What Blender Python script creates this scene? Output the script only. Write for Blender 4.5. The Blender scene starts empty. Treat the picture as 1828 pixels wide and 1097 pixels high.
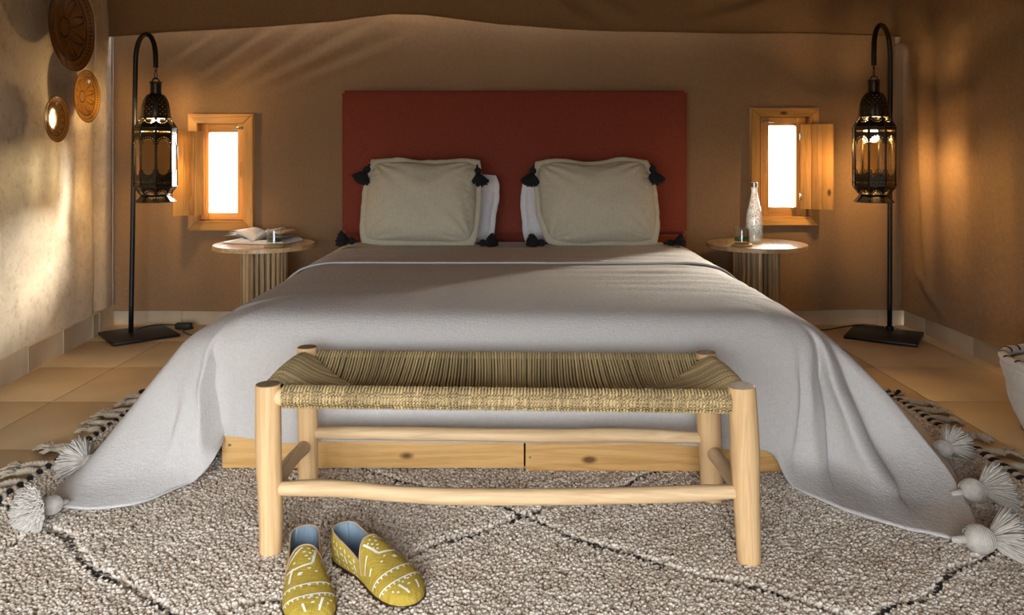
import bpy, bmesh, math, random
import numpy as np
from mathutils import Vector, Matrix, noise

# ------------------------------------------------------------------ camera, world, light, exposure
SC = bpy.context.scene
COL = SC.collection
FPX, HX, HY, CAMZ = 1400.0, 914.0, 272.0, 0.99
cam = bpy.data.cameras.new('camera')
cam.sensor_width = 36.0
cam.lens = 36.0 * FPX / 1828.0
cam.shift_y = -(548.5 - HY) / 1828.0
cam.clip_start = 0.05
camo = bpy.data.objects.new('camera', cam)
camo.location = (0, 0, CAMZ)
camo.rotation_euler = (math.pi / 2, 0, 0)
COL.objects.link(camo)
SC.camera = camo

WORLD_STRENGTH = 14.5
world = bpy.data.worlds.new('sky')
SC.world = world
world.use_nodes = True
bg = world.node_tree.nodes['Background']
bg.inputs[0].default_value = (0.90, 0.95, 1.0, 1)
bg.inputs[1].default_value = WORLD_STRENGTH

# low hazy sun behind the tent: it reaches in through the two small windows
sun = bpy.data.lights.new('sun', 'SUN')
sun.energy = 85.0
sun.color = (1.0, 0.93, 0.80)
sun.angle = math.radians(29.0)
suno = bpy.data.objects.new('sun', sun)
suno.location = (3, 9, 3)
suno.rotation_euler = Vector((-0.53, -0.85, -0.23)).to_track_quat('-Z', 'Y').to_euler()
COL.objects.link(suno)

def portal(name, loc, rot, sx, sy):
    l = bpy.data.lights.new(name, 'AREA')
    l.shape = 'RECTANGLE'; l.size = sx; l.size_y = sy
    l.cycles.is_portal = True
    o = bpy.data.objects.new(name, l)
    o.location = loc; o.rotation_euler = rot
    COL.objects.link(o)
    return o

SC.view_settings.view_transform = 'Standard'
SC.view_settings.look = 'None'
SC.view_settings.gamma = 1.0
SC.view_settings.use_curve_mapping = False
SC.view_settings.exposure = 0.0
BULB = 820.0

# ------------------------------------------------------------------ helpers
R = math.radians
rnd = random.Random(7)

def P(px, py, Y):
    return Vector(((px - HX) * Y / FPX, Y, CAMZ - (py - HY) * Y / FPX))

def F(px, py, z):
    Y = (CAMZ - z) * FPX / (py - HY)
    return Vector(((px - HX) * Y / FPX, Y, z))

class MB:
    def __init__(s):
        s.v = []; s.f = []
    def add(s, verts, faces):
        b = len(s.v)
        s.v.extend([tuple(p) for p in verts])
        s.f.extend([tuple(i + b for i in f) for f in faces])
        return s
    def box(s, c, size, rot=None):
        x, y, z = size[0] / 2, size[1] / 2, size[2] / 2
        vs = [Vector(p) for p in ((-x,-y,-z),(x,-y,-z),(x,y,-z),(-x,y,-z),(-x,-y,z),(x,-y,z),(x,y,z),(-x,y,z))]
        if rot is not None:
            vs = [rot @ p for p in vs]
        c = Vector(c)
        return s.add([p + c for p in vs], [(0,3,2,1),(4,5,6,7),(0,1,5,4),(1,2,6,5),(2,3,7,6),(3,0,4,7)])
    def bbox(s, lo, hi, bev=0.0):
        c = [(a + b) / 2 for a, b in zip(lo, hi)]
        sz = [b - a for a, b in zip(lo, hi)]
        if bev <= 0:
            return s.box(c, sz)
        bm = bmesh.new()
        bmesh.ops.create_cube(bm, size=1.0)
        for v in bm.verts:
            v.co = Vector((v.co.x * sz[0] + c[0], v.co.y * sz[1] + c[1], v.co.z * sz[2] + c[2]))
        bmesh.ops.bevel(bm, geom=bm.edges[:], offset=bev, segments=2, affect='EDGES', profile=0.5)
        s.bm(bm)
        return s
    def bm(s, bm):
        bm.verts.index_update()
        s.add([v.co.copy() for v in bm.verts], [[v.index for v in f.verts] for f in bm.faces])
        bm.free()
        return s
    def tube(s, pts, rad, seg=10, caps=True, flat=None):
        pts = [Vector(p) for p in pts]
        n = len(pts)
        if not hasattr(rad, '__len__'):
            rad = [rad] * n
        t0 = (pts[1] - pts[0]).normalized()
        a = Vector((0, 0, 1)) if abs(t0.z) < 0.9 else Vector((1, 0, 0))
        nrm = (a - t0 * a.dot(t0)).normalized()
        vs = []
        for i, p in enumerate(pts):
            t = (pts[min(i + 1, n - 1)] - pts[max(i - 1, 0)]).normalized()
            nrm = (nrm - t * nrm.dot(t)).normalized()
            b = t.cross(nrm)
            for k in range(seg):
                an = 2 * math.pi * k / seg
                vs.append(p + (nrm * math.cos(an) + b * math.sin(an)) * rad[i])
        fs = []
        for i in range(n - 1):
            for k in range(seg):
                k2 = (k + 1) % seg
                fs.append((i * seg + k, i * seg + k2, (i + 1) * seg + k2, (i + 1) * seg + k))
        if caps:
            fs.append(tuple(reversed(range(seg))))
            fs.append(tuple((n - 1) * seg + k for k in range(seg)))
        return s.add(vs, fs)
    def lathe(s, prof, seg=48, c=(0, 0, 0), a0=0.0):
        vs = []; fs = []
        n = len(prof)
        for (r, z) in prof:
            for k in range(seg):
                an = a0 + 2 * math.pi * k / seg
                vs.append((c[0] + r * math.cos(an), c[1] + r * math.sin(an), c[2] + z))
        for i in range(n - 1):
            for k in range(seg):
                k2 = (k + 1) % seg
                fs.append((i * seg + k, i * seg + k2, (i + 1) * seg + k2, (i + 1) * seg + k))
        return s.add(vs, fs)
    def grid(s, fn, nu, nv, mask=None):
        vs = [fn(i / nu, j / nv) for j in range(nv + 1) for i in range(nu + 1)]
        fs = []
        for j in range(nv):
            for i in range(nu):
                if mask and not mask((i + .5) / nu, (j + .5) / nv):
                    continue
                a = j * (nu + 1) + i
                fs.append((a, a + 1, a + nu + 2, a + nu + 1))
        return s.add(vs, fs)
    def mesh(s, name, mat, smooth=False, off=None):
        me = bpy.data.meshes.new(name)
        vs = s.v
        if off is not None:
            vs = [(p[0] - off[0], p[1] - off[1], p[2] - off[2]) for p in vs]
        me.from_pydata(vs, [], s.f)
        if mat:
            me.materials.append(mat)
        if smooth:
            me.polygons.foreach_set('use_smooth', [True] * len(me.polygons))
            if smooth == 'auto':
                me.set_sharp_from_angle(angle=R(38))
        me.update()
        return me
    def clean(s):
        """drop vertices that no face uses"""
        used = sorted({i for f in s.f for i in f})
        m = {o: n for n, o in enumerate(used)}
        s.v = [s.v[i] for i in used]
        s.f = [tuple(m[i] for i in f) for f in s.f]
        return s
    def build(s, name, mat, parent=None, smooth=False, local=False, origin=None):
        off = None
        if parent is not None and not local:
            off = wloc(parent)
        elif parent is None and not local:
            if origin is None:
                a = np.array(s.v)
                lo, hi = a.min(0), a.max(0)
                origin = ((lo[0] + hi[0]) / 2, (lo[1] + hi[1]) / 2, lo[2])
            off = origin
        o = bpy.data.objects.new(name, s.mesh(name, mat, smooth, off))
        COL.objects.link(o)
        if parent is not None:
            o.parent = parent
        elif off is not None:
            o.location = off
        return o

def wloc(o):
    v = Vector(o.location)
    p = o.parent
    while p is not None:
        v = v + Vector(p.location); p = p.parent
    return v

def empty(name, loc=(0, 0, 0), rz=0.0):
    o = bpy.data.objects.new(name, None)
    o.empty_display_size = 0.05
    COL.objects.link(o)
    o.location = loc; o.rotation_euler = (0, 0, rz)
    return o

def tag(o, label=None, cat=None, group=None, kind=None):
    if label: o['label'] = label
    if cat: o['category'] = cat
    if group: o['group'] = group
    if kind: o['kind'] = kind
    return o

def inst(name, me, parent, loc=(0, 0, 0), rot=(0, 0, 0), scale=(1, 1, 1)):
    o = bpy.data.objects.new(name, me)
    COL.objects.link(o)
    o.parent = parent
    o.location = loc; o.rotation_euler = rot; o.scale = scale
    return o

def copy_tree(o, parent=None):
    c = o.copy()
    COL.objects.link(c)
    c.parent = parent
    for ch in list(o.children):
        copy_tree(ch, c)
    return c

def hermite(keys, ts, t, mono=False):
    """non-uniform cubic through vector keys"""
    n = len(keys)
    if t <= ts[0]: return keys[0].copy()
    if t >= ts[-1]: return keys[-1].copy()
    i = 0
    while ts[i + 1] < t: i += 1
    def tan(k):
        if k == 0: return (keys[1] - keys[0]) / (ts[1] - ts[0])
        if k == n - 1: return (keys[-1] - keys[-2]) / (ts[-1] - ts[-2])
        h0 = ts[k] - ts[k - 1]; h1 = ts[k + 1] - ts[k]
        d0 = (keys[k] - keys[k - 1]) / h0; d1 = (keys[k + 1] - keys[k]) / h1
        if mono:                                   # no overshoot between unevenly spaced keys
            return Vector([0.0 if a * b <= 0 else 2 * a * b / (a + b) for a, b in zip(d0, d1)])
        return (d0 * h1 + d1 * h0) / (h0 + h1)
    h = ts[i + 1] - ts[i]; s = (t - ts[i]) / h
    m0 = tan(i) * h; m1 = tan(i + 1) * h
    s2, s3 = s * s, s * s * s
    return keys[i] * (2*s3 - 3*s2 + 1) + m0 * (s3 - 2*s2 + s) + keys[i+1] * (-2*s3 + 3*s2) + m1 * (s3 - s2)

def curve(keys, n, closed=False):
    keys = [Vector(k) for k in keys]
    ts = [0.0]
    for a, b in zip(keys, keys[1:]):
        ts.append(ts[-1] + max((b - a).length, 1e-6))
    return [hermite(keys, ts, ts[-1] * i / n) for i in range(n + 1)]

def interp(tab, t):
    for (a, va), (b, vb) in zip(tab, tab[1:]):
        if t <= b:
            k = (t - a) / (b - a) if b > a else 0
            k = max(0, min(1, k))
            return va + (vb - va) * k
    return tab[-1][1]

def sstep(a, b, x):
    t = max(0.0, min(1.0, (x - a) / (b - a)))
    return t * t * (3 - 2 * t)

def nz(x, y=0.0, z=0.0):
    return noise.noise(Vector((x, y, z)))

# ------------------------------------------------------------------ materials
def newmat(name):
    m = bpy.data.materials.new(name)
    m.use_nodes = True
    nt = m.node_tree
    return m, nt, nt.nodes['Principled BSDF']

def lnk(nt, a, b): nt.links.new(a, b)

def c4(c): return (c[0], c[1], c[2], 1.0)

def plain(name, col, rough=0.5, metal=0.0, spec=0.5, vary=0.12, scale=20, bump=0.0, bscale=60):
    m, nt, b = newmat(name)
    tc = nt.nodes.new('ShaderNodeTexCoord')
    n = nt.nodes.new('ShaderNodeTexNoise'); n.inputs['Scale'].default_value = scale; n.inputs['Detail'].default_value = 4
    lnk(nt, tc.outputs['Object'], n.inputs['Vector'])
    r = nt.nodes.new('ShaderNodeValToRGB')
    r.color_ramp.elements[0].position = 0.3; r.color_ramp.elements[1].position = 0.7
    r.color_ramp.elements[0].color = c4([x * (1 - vary) for x in col])
    r.color_ramp.elements[1].color = c4([min(1, x * (1 + vary)) for x in col])
    lnk(nt, n.outputs['Fac'], r.inputs['Fac'])
    lnk(nt, r.outputs['Color'], b.inputs['Base Color'])
    b.inputs['Roughness'].default_value = rough
    b.inputs['Metallic'].default_value = metal
    b.inputs['Specular IOR Level'].default_value = spec
    if bump > 0:
        n2 = nt.nodes.new('ShaderNodeTexNoise'); n2.inputs['Scale'].default_value = bscale; n2.inputs['Detail'].default_value = 5
        lnk(nt, tc.outputs['Object'], n2.inputs['Vector'])
        bp = nt.nodes.new('ShaderNodeBump'); bp.inputs['Strength'].default_value = bump; bp.inputs['Distance'].default_value = 0.01
        lnk(nt, n2.outputs['Fac'], bp.inputs['Height'])
        lnk(nt, bp.outputs['Normal'], b.inputs['Normal'])
    return m

def fabric(name, c1, c2, weave=900, bump=0.25, big=2.5, bigamt=0.35, axes='XZ', rough=0.92, sheen=0.15, slub=70, stretch=0.05):
    """woven cloth: fine crossed threads, slubs and slow tonal drift"""
    m, nt, b = newmat(name)
    tc = nt.nodes.new('ShaderNodeTexCoord')
    hs = []
    for k, ax in enumerate(axes):
        mp = nt.nodes.new('ShaderNodeMapping')
        sc = [stretch] * 3; sc['XYZ'.index(ax)] = 1.0
        mp.inputs['Scale'].default_value = sc
        lnk(nt, tc.outputs['Object'], mp.inputs['Vector'])
        n = nt.nodes.new('ShaderNodeTexNoise'); n.inputs['Scale'].default_value = weave; n.inputs['Detail'].default_value = 2
        lnk(nt, mp.outputs['Vector'], n.inputs['Vector'])
        hs.append(n.outputs['Fac'])
    ad = nt.nodes.new('ShaderNodeMath'); ad.operation = 'ADD'
    lnk(nt, hs[0], ad.inputs[0]); lnk(nt, hs[-1], ad.inputs[1])
    n3 = nt.nodes.new('ShaderNodeTexNoise'); n3.inputs['Scale'].default_value = big; n3.inputs['Detail'].default_value = 4
    lnk(nt, tc.outputs['Object'], n3.inputs['Vector'])
    n4 = nt.nodes.new('ShaderNodeTexNoise'); n4.inputs['Scale'].default_value = slub; n4.inputs['Detail'].default_value = 4
    lnk(nt, tc.outputs['Object'], n4.inputs['Vector'])
    mx = nt.nodes.new('ShaderNodeMath'); mx.operation = 'MULTIPLY_ADD'; mx.inputs[1].default_value = bigamt
    lnk(nt, n3.outputs['Fac'], mx.inputs[0])
    m2 = nt.nodes.new('ShaderNodeMath'); m2.operation = 'MULTIPLY_ADD'; m2.inputs[1].default_value = 0.5; m2.inputs[2].default_value = -0.5 * bigamt - 0.25
    lnk(nt, ad.outputs[0], m2.inputs[0])
    lnk(nt, m2.outputs[0], mx.inputs[2])
    m3 = nt.nodes.new('ShaderNodeMath'); m3.operation = 'MULTIPLY_ADD'; m3.inputs[1].default_value = 0.5
    lnk(nt, n4.outputs['Fac'], m3.inputs[0]); lnk(nt, mx.outputs[0], m3.inputs[2])
    r = nt.nodes.new('ShaderNodeValToRGB')
    r.color_ramp.elements[0].position = 0.15; r.color_ramp.elements[1].position = 0.85
    r.color_ramp.elements[0].color = c4(c1); r.color_ramp.elements[1].color = c4(c2)
    lnk(nt, m3.outputs[0], r.inputs['Fac'])
    lnk(nt, r.outputs['Color'], b.inputs['Base Color'])
    b.inputs['Roughness'].default_value = rough
    b.inputs['Specular IOR Level'].default_value = 0.15
    b.inputs['Sheen Weight'].default_value = sheen
    b.inputs['Sheen Roughness'].default_value = 0.5
    bp = nt.nodes.new('ShaderNodeBump'); bp.inputs['Strength'].default_value = bump; bp.inputs['Distance'].default_value = 0.004
    a2 = nt.nodes.new('ShaderNodeMath'); a2.operation = 'ADD'
    lnk(nt, ad.outputs[0], a2.inputs[0]); lnk(nt, n4.outputs['Fac'], a2.inputs[1])
    lnk(nt, a2.outputs[0], bp.inputs['Height'])
    lnk(nt, bp.outputs['Normal'], b.inputs['Normal'])
    return m

def wood(name, dark, light, axis='X', scale=1.0, rough=0.55, knots=0.0, stretch=0.07, vary=0.25, spec=0.35):
    m, nt, b = newmat(name)
    tc = nt.nodes.new('ShaderNodeTexCoord')
    oi = nt.nodes.new('ShaderNodeObjectInfo')
    ofs = nt.nodes.new('ShaderNodeVectorMath'); ofs.operation = 'MULTIPLY_ADD'
    cmb = nt.nodes.new('ShaderNodeCombineXYZ')
    for k in range(3): lnk(nt, oi.outputs['Random'], cmb.inputs[k])
    lnk(nt, cmb.outputs[0], ofs.inputs[0]); ofs.inputs[1].default_value = (7.3, 5.1, 9.7)
    lnk(nt, tc.outputs['Object'], ofs.inputs[2])
    mp = nt.nodes.new('ShaderNodeMapping')
    sc = [1.0, 1.0, 1.0]; sc['XYZ'.index(axis)] = stretch
    mp.inputs['Scale'].default_value = sc
    lnk(nt, ofs.outputs[0], mp.inputs['Vector'])
    n = nt.nodes.new('ShaderNodeTexNoise'); n.inputs['Scale'].default_value = 16 * scale; n.inputs['Detail'].default_value = 3; n.inputs['Distortion'].default_value = 0.6
    lnk(nt, mp.outputs['Vector'], n.inputs['Vector'])
    ml = nt.nodes.new('ShaderNodeMath'); ml.operation = 'MULTIPLY'; ml.inputs[1].default_value = 9.0
    lnk(nt, n.outputs['Fac'], ml.inputs[0])
    pp = nt.nodes.new('ShaderNodeMath'); pp.operation = 'PINGPONG'; pp.inputs[1].default_value = 1.0
    lnk(nt, ml.outputs[0], pp.inputs[0])
    nf = nt.nodes.new('ShaderNodeTexNoise'); nf.inputs['Scale'].default_value = 220 * scale; nf.inputs['Detail'].default_value = 3
    lnk(nt, mp.outputs['Vector'], nf.inputs['Vector'])
    nb = nt.nodes.new('ShaderNodeTexNoise'); nb.inputs['Scale'].default_value = 5 * scale; nb.inputs['Detail'].default_value = 2
    lnk(nt, mp.outputs['Vector'], nb.inputs['Vector'])
    s1 = nt.nodes.new('ShaderNodeMath'); s1.operation = 'MULTIPLY_ADD'; s1.inputs[1].default_value = 0.35
    lnk(nt, pp.outputs[0], s1.inputs[0]); lnk(nt, nb.outputs['Fac'], s1.inputs[2])
    s2 = nt.nodes.new('ShaderNodeMath'); s2.operation = 'MULTIPLY_ADD'; s2.inputs[1].default_value = 0.35
    lnk(nt, nf.outputs['Fac'], s2.inputs[0]); lnk(nt, s1.outputs[0], s2.inputs[2])
    r = nt.nodes.new('ShaderNodeValToRGB')
    r.color_ramp.elements[0].position = 0.35; r.color_ramp.elements[1].position = 1.15 if False else 1.0
    r.color_ramp.elements[0].color = c4(dark); r.color_ramp.elements[1].color = c4(light)
    lnk(nt, s2.outputs[0], r.inputs['Fac'])
    col = r.outputs['Color']
    if knots > 0:
        mk = nt.nodes.new('ShaderNodeMapping')
        sk = [1.0, 1.0, 1.0]; sk['XYZ'.index(axis)] = 0.5
        mk.inputs['Scale'].default_value = sk
        lnk(nt, ofs.outputs[0], mk.inputs['Vector'])
        vo = nt.nodes.new('ShaderNodeTexVoronoi'); vo.inputs['Scale'].default_value = 7 * scale
        lnk(nt, mk.outputs['Vector'], vo.inputs['Vector'])
        kr = nt.nodes.new('ShaderNodeValToRGB')
        kr.color_ramp.elements[0].position = 0.06 * knots; kr.color_ramp.elements[0].color = (1, 1, 1, 1)
        kr.color_ramp.elements[1].position = 0.13 * knots; kr.color_ramp.elements[1].color = (0, 0, 0, 1)
        lnk(nt, vo.outputs['Distance'], kr.inputs['Fac'])
        mx = nt.nodes.new('ShaderNodeMix'); mx.data_type = 'RGBA'
        lnk(nt, kr.outputs['Color'], mx.inputs['Factor'])
        lnk(nt, col, mx.inputs[6]); mx.inputs[7].default_value = c4([x * 0.35 for x in dark])
        col = mx.outputs[2]
    hsv = nt.nodes.new('ShaderNodeHueSaturation')
    mr = nt.nodes.new('ShaderNodeMapRange'); mr.inputs['To Min'].default_value = 1 - vary; mr.inputs['To Max'].default_value = 1 + vary * 0.6
    lnk(nt, oi.outputs['Random'], mr.inputs['Value']); lnk(nt, mr.outputs[0], hsv.inputs['Value'])
    lnk(nt, col, hsv.inputs['Color'])
    lnk(nt, hsv.outputs['Color'], b.inputs['Base Color'])
    b.inputs['Roughness'].default_value = rough
    b.inputs['Specular IOR Level'].default_value = spec
    bp = nt.nodes.new('ShaderNodeBump'); bp.inputs['Strength'].default_value = 0.15; bp.inputs['Distance'].default_value = 0.003
    lnk(nt, s2.outputs[0], bp.inputs['Height']); lnk(nt, bp.outputs['Normal'], b.inputs['Normal'])
    return m

def thin_glass(name, tint=(1, 1, 1), rough=0.02, frost=0.0):
    """clear pane: lets light straight through, reflects at grazing angles"""
    m = bpy.data.materials.new(name); m.use_nodes = True
    nt = m.node_tree; nt.nodes.clear()
    out = nt.nodes.new('ShaderNodeOutputMaterial')
    tr = nt.nodes.new('ShaderNodeBsdfTransparent'); tr.inputs[0].default_value = c4(tint)
    gl = nt.nodes.new('ShaderNodeBsdfGlossy'); gl.inputs['Roughness'].default_value = rough
    lw_ = nt.nodes.new('ShaderNodeLayerWeight'); lw_.inputs[0].default_value = 0.5
    pw = nt.nodes.new('ShaderNodeMath'); pw.operation = 'POWER'; pw.inputs[1].default_value = 3.5
    lnk(nt, lw_.outputs['Facing'], pw.inputs[0])
    fr = nt.nodes.new('ShaderNodeMath'); fr.operation = 'MULTIPLY_ADD'; fr.inputs[1].default_value = 0.85; fr.inputs[2].default_value = 0.04
    lnk(nt, pw.outputs[0], fr.inputs[0])
    mx = nt.nodes.new('ShaderNodeMixShader')
    lnk(nt, fr.outputs[0], mx.inputs[0]); lnk(nt, tr.outputs[0], mx.inputs[1]); lnk(nt, gl.outputs[0], mx.inputs[2])
    last = mx.outputs[0]
    if frost > 0:                                  # droplets and relief scatter a little light
        tc = nt.nodes.new('ShaderNodeTexCoord'); nn = nt.nodes.new('ShaderNodeTexNoise'); nn.inputs['Scale'].default_value = 160
        lnk(nt, tc.outputs['Object'], nn.inputs['Vector'])
        rp = nt.nodes.new('ShaderNodeValToRGB'); rp.color_ramp.elements[0].position = .42; rp.color_ramp.elements[1].position = .62
        rp.color_ramp.elements[0].color = c4((frost * .3,) * 3); rp.color_ramp.elements[1].color = c4((min(1, frost * 3),) * 3)
        lnk(nt, nn.outputs['Fac'], rp.inputs['Fac'])
        tl = nt.nodes.new('ShaderNodeBsdfTranslucent'); tl.inputs[0].default_value = (.9, .9, .88, 1)
        df = nt.nodes.new('ShaderNodeBsdfDiffuse'); df.inputs[0].default_value = (.8, .8, .78, 1)
        m5 = nt.nodes.new('ShaderNodeMixShader'); m5.inputs[0].default_value = .4
        lnk(nt, tl.outputs[0], m5.inputs[1]); lnk(nt, df.outputs[0], m5.inputs[2])
        m6 = nt.nodes.new('ShaderNodeMixShader')
        lnk(nt, rp.outputs['Color'], m6.inputs[0]); lnk(nt, last, m6.inputs[1]); lnk(nt, m5.outputs[0], m6.inputs[2])
        last = m6.outputs[0]
    lnk(nt, last, out.inputs[0])
    return m

def glass(name, col=(1, 1, 1), ior=1.45, rough=0.0):
    m, nt, b = newmat(name)
    b.inputs['Base Color'].default_value = c4(col)
    b.inputs['Transmission Weight'].default_value = 1.0
    b.inputs['Roughness'].default_value = rough
    b.inputs['IOR'].default_value = ior
    return m

def emit(name, col, strength):
    m = bpy.data.materials.new(name); m.use_nodes = True
    nt = m.node_tree; nt.nodes.clear()
    out = nt.nodes.new('ShaderNodeOutputMaterial')
    e = nt.nodes.new('ShaderNodeEmission'); e.inputs[0].default_value = c4(col); e.inputs[1].default_value = strength
    lnk(nt, e.outputs[0], out.inputs[0])
    return m

def plaster(name):
    m, nt, b = newmat(name)
    tc = nt.nodes.new('ShaderNodeTexCoord')
    n1 = nt.nodes.new('ShaderNodeTexNoise'); n1.inputs['Scale'].default_value = 2.2; n1.inputs['Detail'].default_value = 8; n1.inputs['Roughness'].default_value = 0.65
    n2 = nt.nodes.new('ShaderNodeTexNoise'); n2.inputs['Scale'].default_value = 26; n2.inputs['Detail'].default_value = 8; n2.inputs['Roughness'].default_value = 0.75
    for n in (n1, n2): lnk(nt, tc.outputs['Object'], n.inputs['Vector'])
    r = nt.nodes.new('ShaderNodeValToRGB')
    r.color_ramp.elements[0].position = 0.30; r.color_ramp.elements[0].color = (0.40, 0.33, 0.24, 1)
    r.color_ramp.elements[1].position = 0.55; r.color_ramp.elements[1].color = (0.68, 0.59, 0.46, 1)
    lnk(nt, n1.outputs['Fac'], r.inputs['Fac'])
    r2 = nt.nodes.new('ShaderNodeValToRGB')
    r2.color_ramp.elements[0].position = 0.30; r2.color_ramp.elements[0].color = (0.45, 0.40, 0.33, 1)
    r2.color_ramp.elements[1].position = 0.48; r2.color_ramp.elements[1].color = (1, 1, 1, 1)
    lnk(nt, n2.outputs['Fac'], r2.inputs['Fac'])
    mx = nt.nodes.new('ShaderNodeMix'); mx.data_type = 'RGBA'; mx.blend_type = 'MULTIPLY'; mx.inputs['Factor'].default_value = 0.55
    lnk(nt, r.outputs[0], mx.inputs[6]); lnk(nt, r2.outputs[0], mx.inputs[7])
    lnk(nt, mx.outputs[2], b.inputs['Base Color'])
    b.inputs['Roughness'].default_value = 0.9; b.inputs['Specular IOR Level'].default_value = 0.15
    ad = nt.nodes.new('ShaderNodeMath'); ad.operation = 'MULTIPLY_ADD'; ad.inputs[1].default_value = 0.5
    lnk(nt, n2.outputs['Fac'], ad.inputs[0]); lnk(nt, n1.outputs['Fac'], ad.inputs[2])
    bp = nt.nodes.new('ShaderNodeBump'); bp.inputs['Strength'].default_value = 0.35; bp.inputs['Distance'].default_value = 0.03
    lnk(nt, ad.outputs[0], bp.inputs['Height']); lnk(nt, bp.outputs['Normal'], b.inputs['Normal'])
    return m

def attr_mat(name, rough=0.9, sheen=0.1):
    m, nt, b = newmat(name)
    a = nt.nodes.new('ShaderNodeAttribute'); a.attribute_name = 'tint'
    lnk(nt, a.outputs['Color'], b.inputs['Base Color'])
    b.inputs['Roughness'].default_value = rough; b.inputs['Specular IOR Level'].default_value = 0.1
    b.inputs['Sheen Weight'].default_value = sheen
    return m

M = {}
M['canvas'] = fabric('canvas_tan', (0.195, 0.118, 0.062), (0.28, 0.175, 0.096), weave=700, bump=0.18, big=1.6, bigamt=0.2, sheen=0.0)
M['plaster'] = plaster('plaster_cream')
M['tile'] = plain('floor_tile_sand', (0.47, 0.335, 0.18), rough=0.42, spec=0.4, vary=0.10, scale=5, bump=0.03, bscale=90)
M['grout'] = plain('grout_pale', (0.60, 0.50, 0.36), rough=0.9)
M['skirting'] = plain('skirting_tile', (0.47, 0.38, 0.26), rough=0.6, vary=0.12, scale=7, bump=0.06, bscale=60)
M['pine'] = wood('pine_honey_x', (0.31, 0.130, 0.028), (0.58, 0.305, 0.085), 'X', 1.4, knots=1.0, rough=0.4)
M['pine_z'] = wood('pine_honey_z', (0.31, 0.130, 0.028), (0.58, 0.305, 0.085), 'Z', 1.4, knots=1.0, rough=0.4)
M['pine_bed'] = wood('pine_bed_board', (0.44, 0.215, 0.06), (0.72, 0.435, 0.165), 'X', 1.6, knots=1.3, rough=0.5, vary=0.15)
M['bark_x'] = wood('peeled_poplar_x', (0.46, 0.29, 0.145), (0.73, 0.52, 0.30), 'X', 2.0, rough=0.6, stretch=0.05, vary=0.08)
M['bark_y'] = wood('peeled_poplar_y', (0.50, 0.34, 0.19), (0.72, 0.53, 0.33), 'Y', 2.0, rough=0.6, stretch=0.05, vary=0.08)
M['bark_z'] = wood('peeled_poplar_z', (0.46, 0.27, 0.125), (0.74, 0.49, 0.25), 'Z', 2.0, rough=0.55, stretch=0.05, vary=0.08)
M['endgrain'] = plain('end_grain', (0.27, 0.18, 0.10), rough=0.8, vary=0.3, scale=60)
M['teak'] = wood('teak_slat', (0.17, 0.11, 0.055), (0.50, 0.36, 0.20), 'Z', 2.5, rough=0.55, vary=0.45)
M['teak_top'] = wood('teak_top', (0.26, 0.16, 0.075), (0.56, 0.39, 0.21), 'Y', 2.0, rough=0.28, vary=0.3, spec=0.6)
M['black_metal'] = plain('black_iron', (0.012, 0.013, 0.014), rough=0.42, metal=0.4, vary=0.3, scale=40)
M['bronze'] = plain('dark_brass', (0.045, 0.038, 0.028), rough=0.33, metal=0.85, vary=0.4, scale=90)
M['chrome'] = plain('grey_steel', (0.45, 0.45, 0.43), rough=0.3, metal=0.9)
M['cord'] = plain('black_cord', (0.012, 0.012, 0.012), rough=0.6)
M['head_red'] = fabric('headboard_rust', (0.155, 0.030, 0.018), (0.25, 0.058, 0.034), weave=500, bump=0.3, big=2, bigamt=0.15, sheen=0.1)
M['linen'] = fabric('cushion_sage', (0.42, 0.38, 0.28), (0.58, 0.53, 0.41), weave=450, bump=0.35, big=3, bigamt=0.12, sheen=0.1)
M['cotton'] = fabric('white_cotton', (0.62, 0.60, 0.62), (0.74, 0.72, 0.73), weave=1200, bump=0.08, big=3, bigamt=0.1, sheen=0.0)
M['spread'] = fabric('bedspread_wool', (0.525, 0.50, 0.48), (0.665, 0.64, 0.62), weave=620, stretch=0.09, bump=0.5, big=1.5, bigamt=0.06, sheen=0.04, slub=130)
M['yarn'] = plain('yarn_oatmeal', (0.54, 0.50, 0.45), rough=0.95, vary=0.15, scale=70)
M['yarn_rug'] = plain('yarn_rug_fringe', (0.52, 0.44, 0.34), rough=0.95, vary=0.2, scale=60)
M['yarn_black'] = plain('yarn_black', (0.010, 0.010, 0.011), rough=0.95, vary=0.3, scale=60)
M['rope'] = plain('seagrass_rope', (0.50, 0.41, 0.225), rough=0.75, vary=0.45, scale=55)
M['gap_dark'] = plain('seat_gap_dark', (0.16, 0.115, 0.055), rough=0.85, vary=0.3, scale=55)  # dark tone for the shade between the seat cords
M['rope_light'] = plain('seagrass_rope_pale', (0.60, 0.50, 0.30), rough=0.7, vary=0.35, scale=55)
M['pile'] = attr_mat('rug_pile')
M['rope_tint'] = attr_mat('seagrass_rope_tinted', 0.7, 0.0)
M['rug_base'] = plain('rug_backing', (0.50, 0.42, 0.33), rough=0.95, vary=0.2, scale=60)
M['cork'] = plain('cork', (0.42, 0.28, 0.13), rough=0.85, vary=0.3, scale=150)
M['paper'] = plain('paper_white', (0.78, 0.76, 0.73), rough=0.5, vary=0.03)
M['pane'] = thin_glass('window_pane')
M['lantern_glass'] = thin_glass('lantern_glass', (0.93, 0.90, 0.82))
M['clear'] = thin_glass('clear_glass', (0.975, 0.985, 0.98), frost=0.018)
M['teal_glass'] = thin_glass('teal_glass', (0.22, 0.66, 0.55))
M['water'] = thin_glass('water', (0.97, 0.975, 0.97), frost=0.018)
M['bulb'] = emit('bulb_warm', (1.0, 0.64, 0.28), BULB)
M['terracotta'] = plain('terracotta', (0.28, 0.10, 0.05), rough=0.8)
M['mustard'] = fabric('mustard_cloth', (0.34, 0.235, 0.028), (0.54, 0.395, 0.072), weave=420, bump=0.5, big=20, bigamt=0.15, axes='XY', sheen=0.0)
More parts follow.
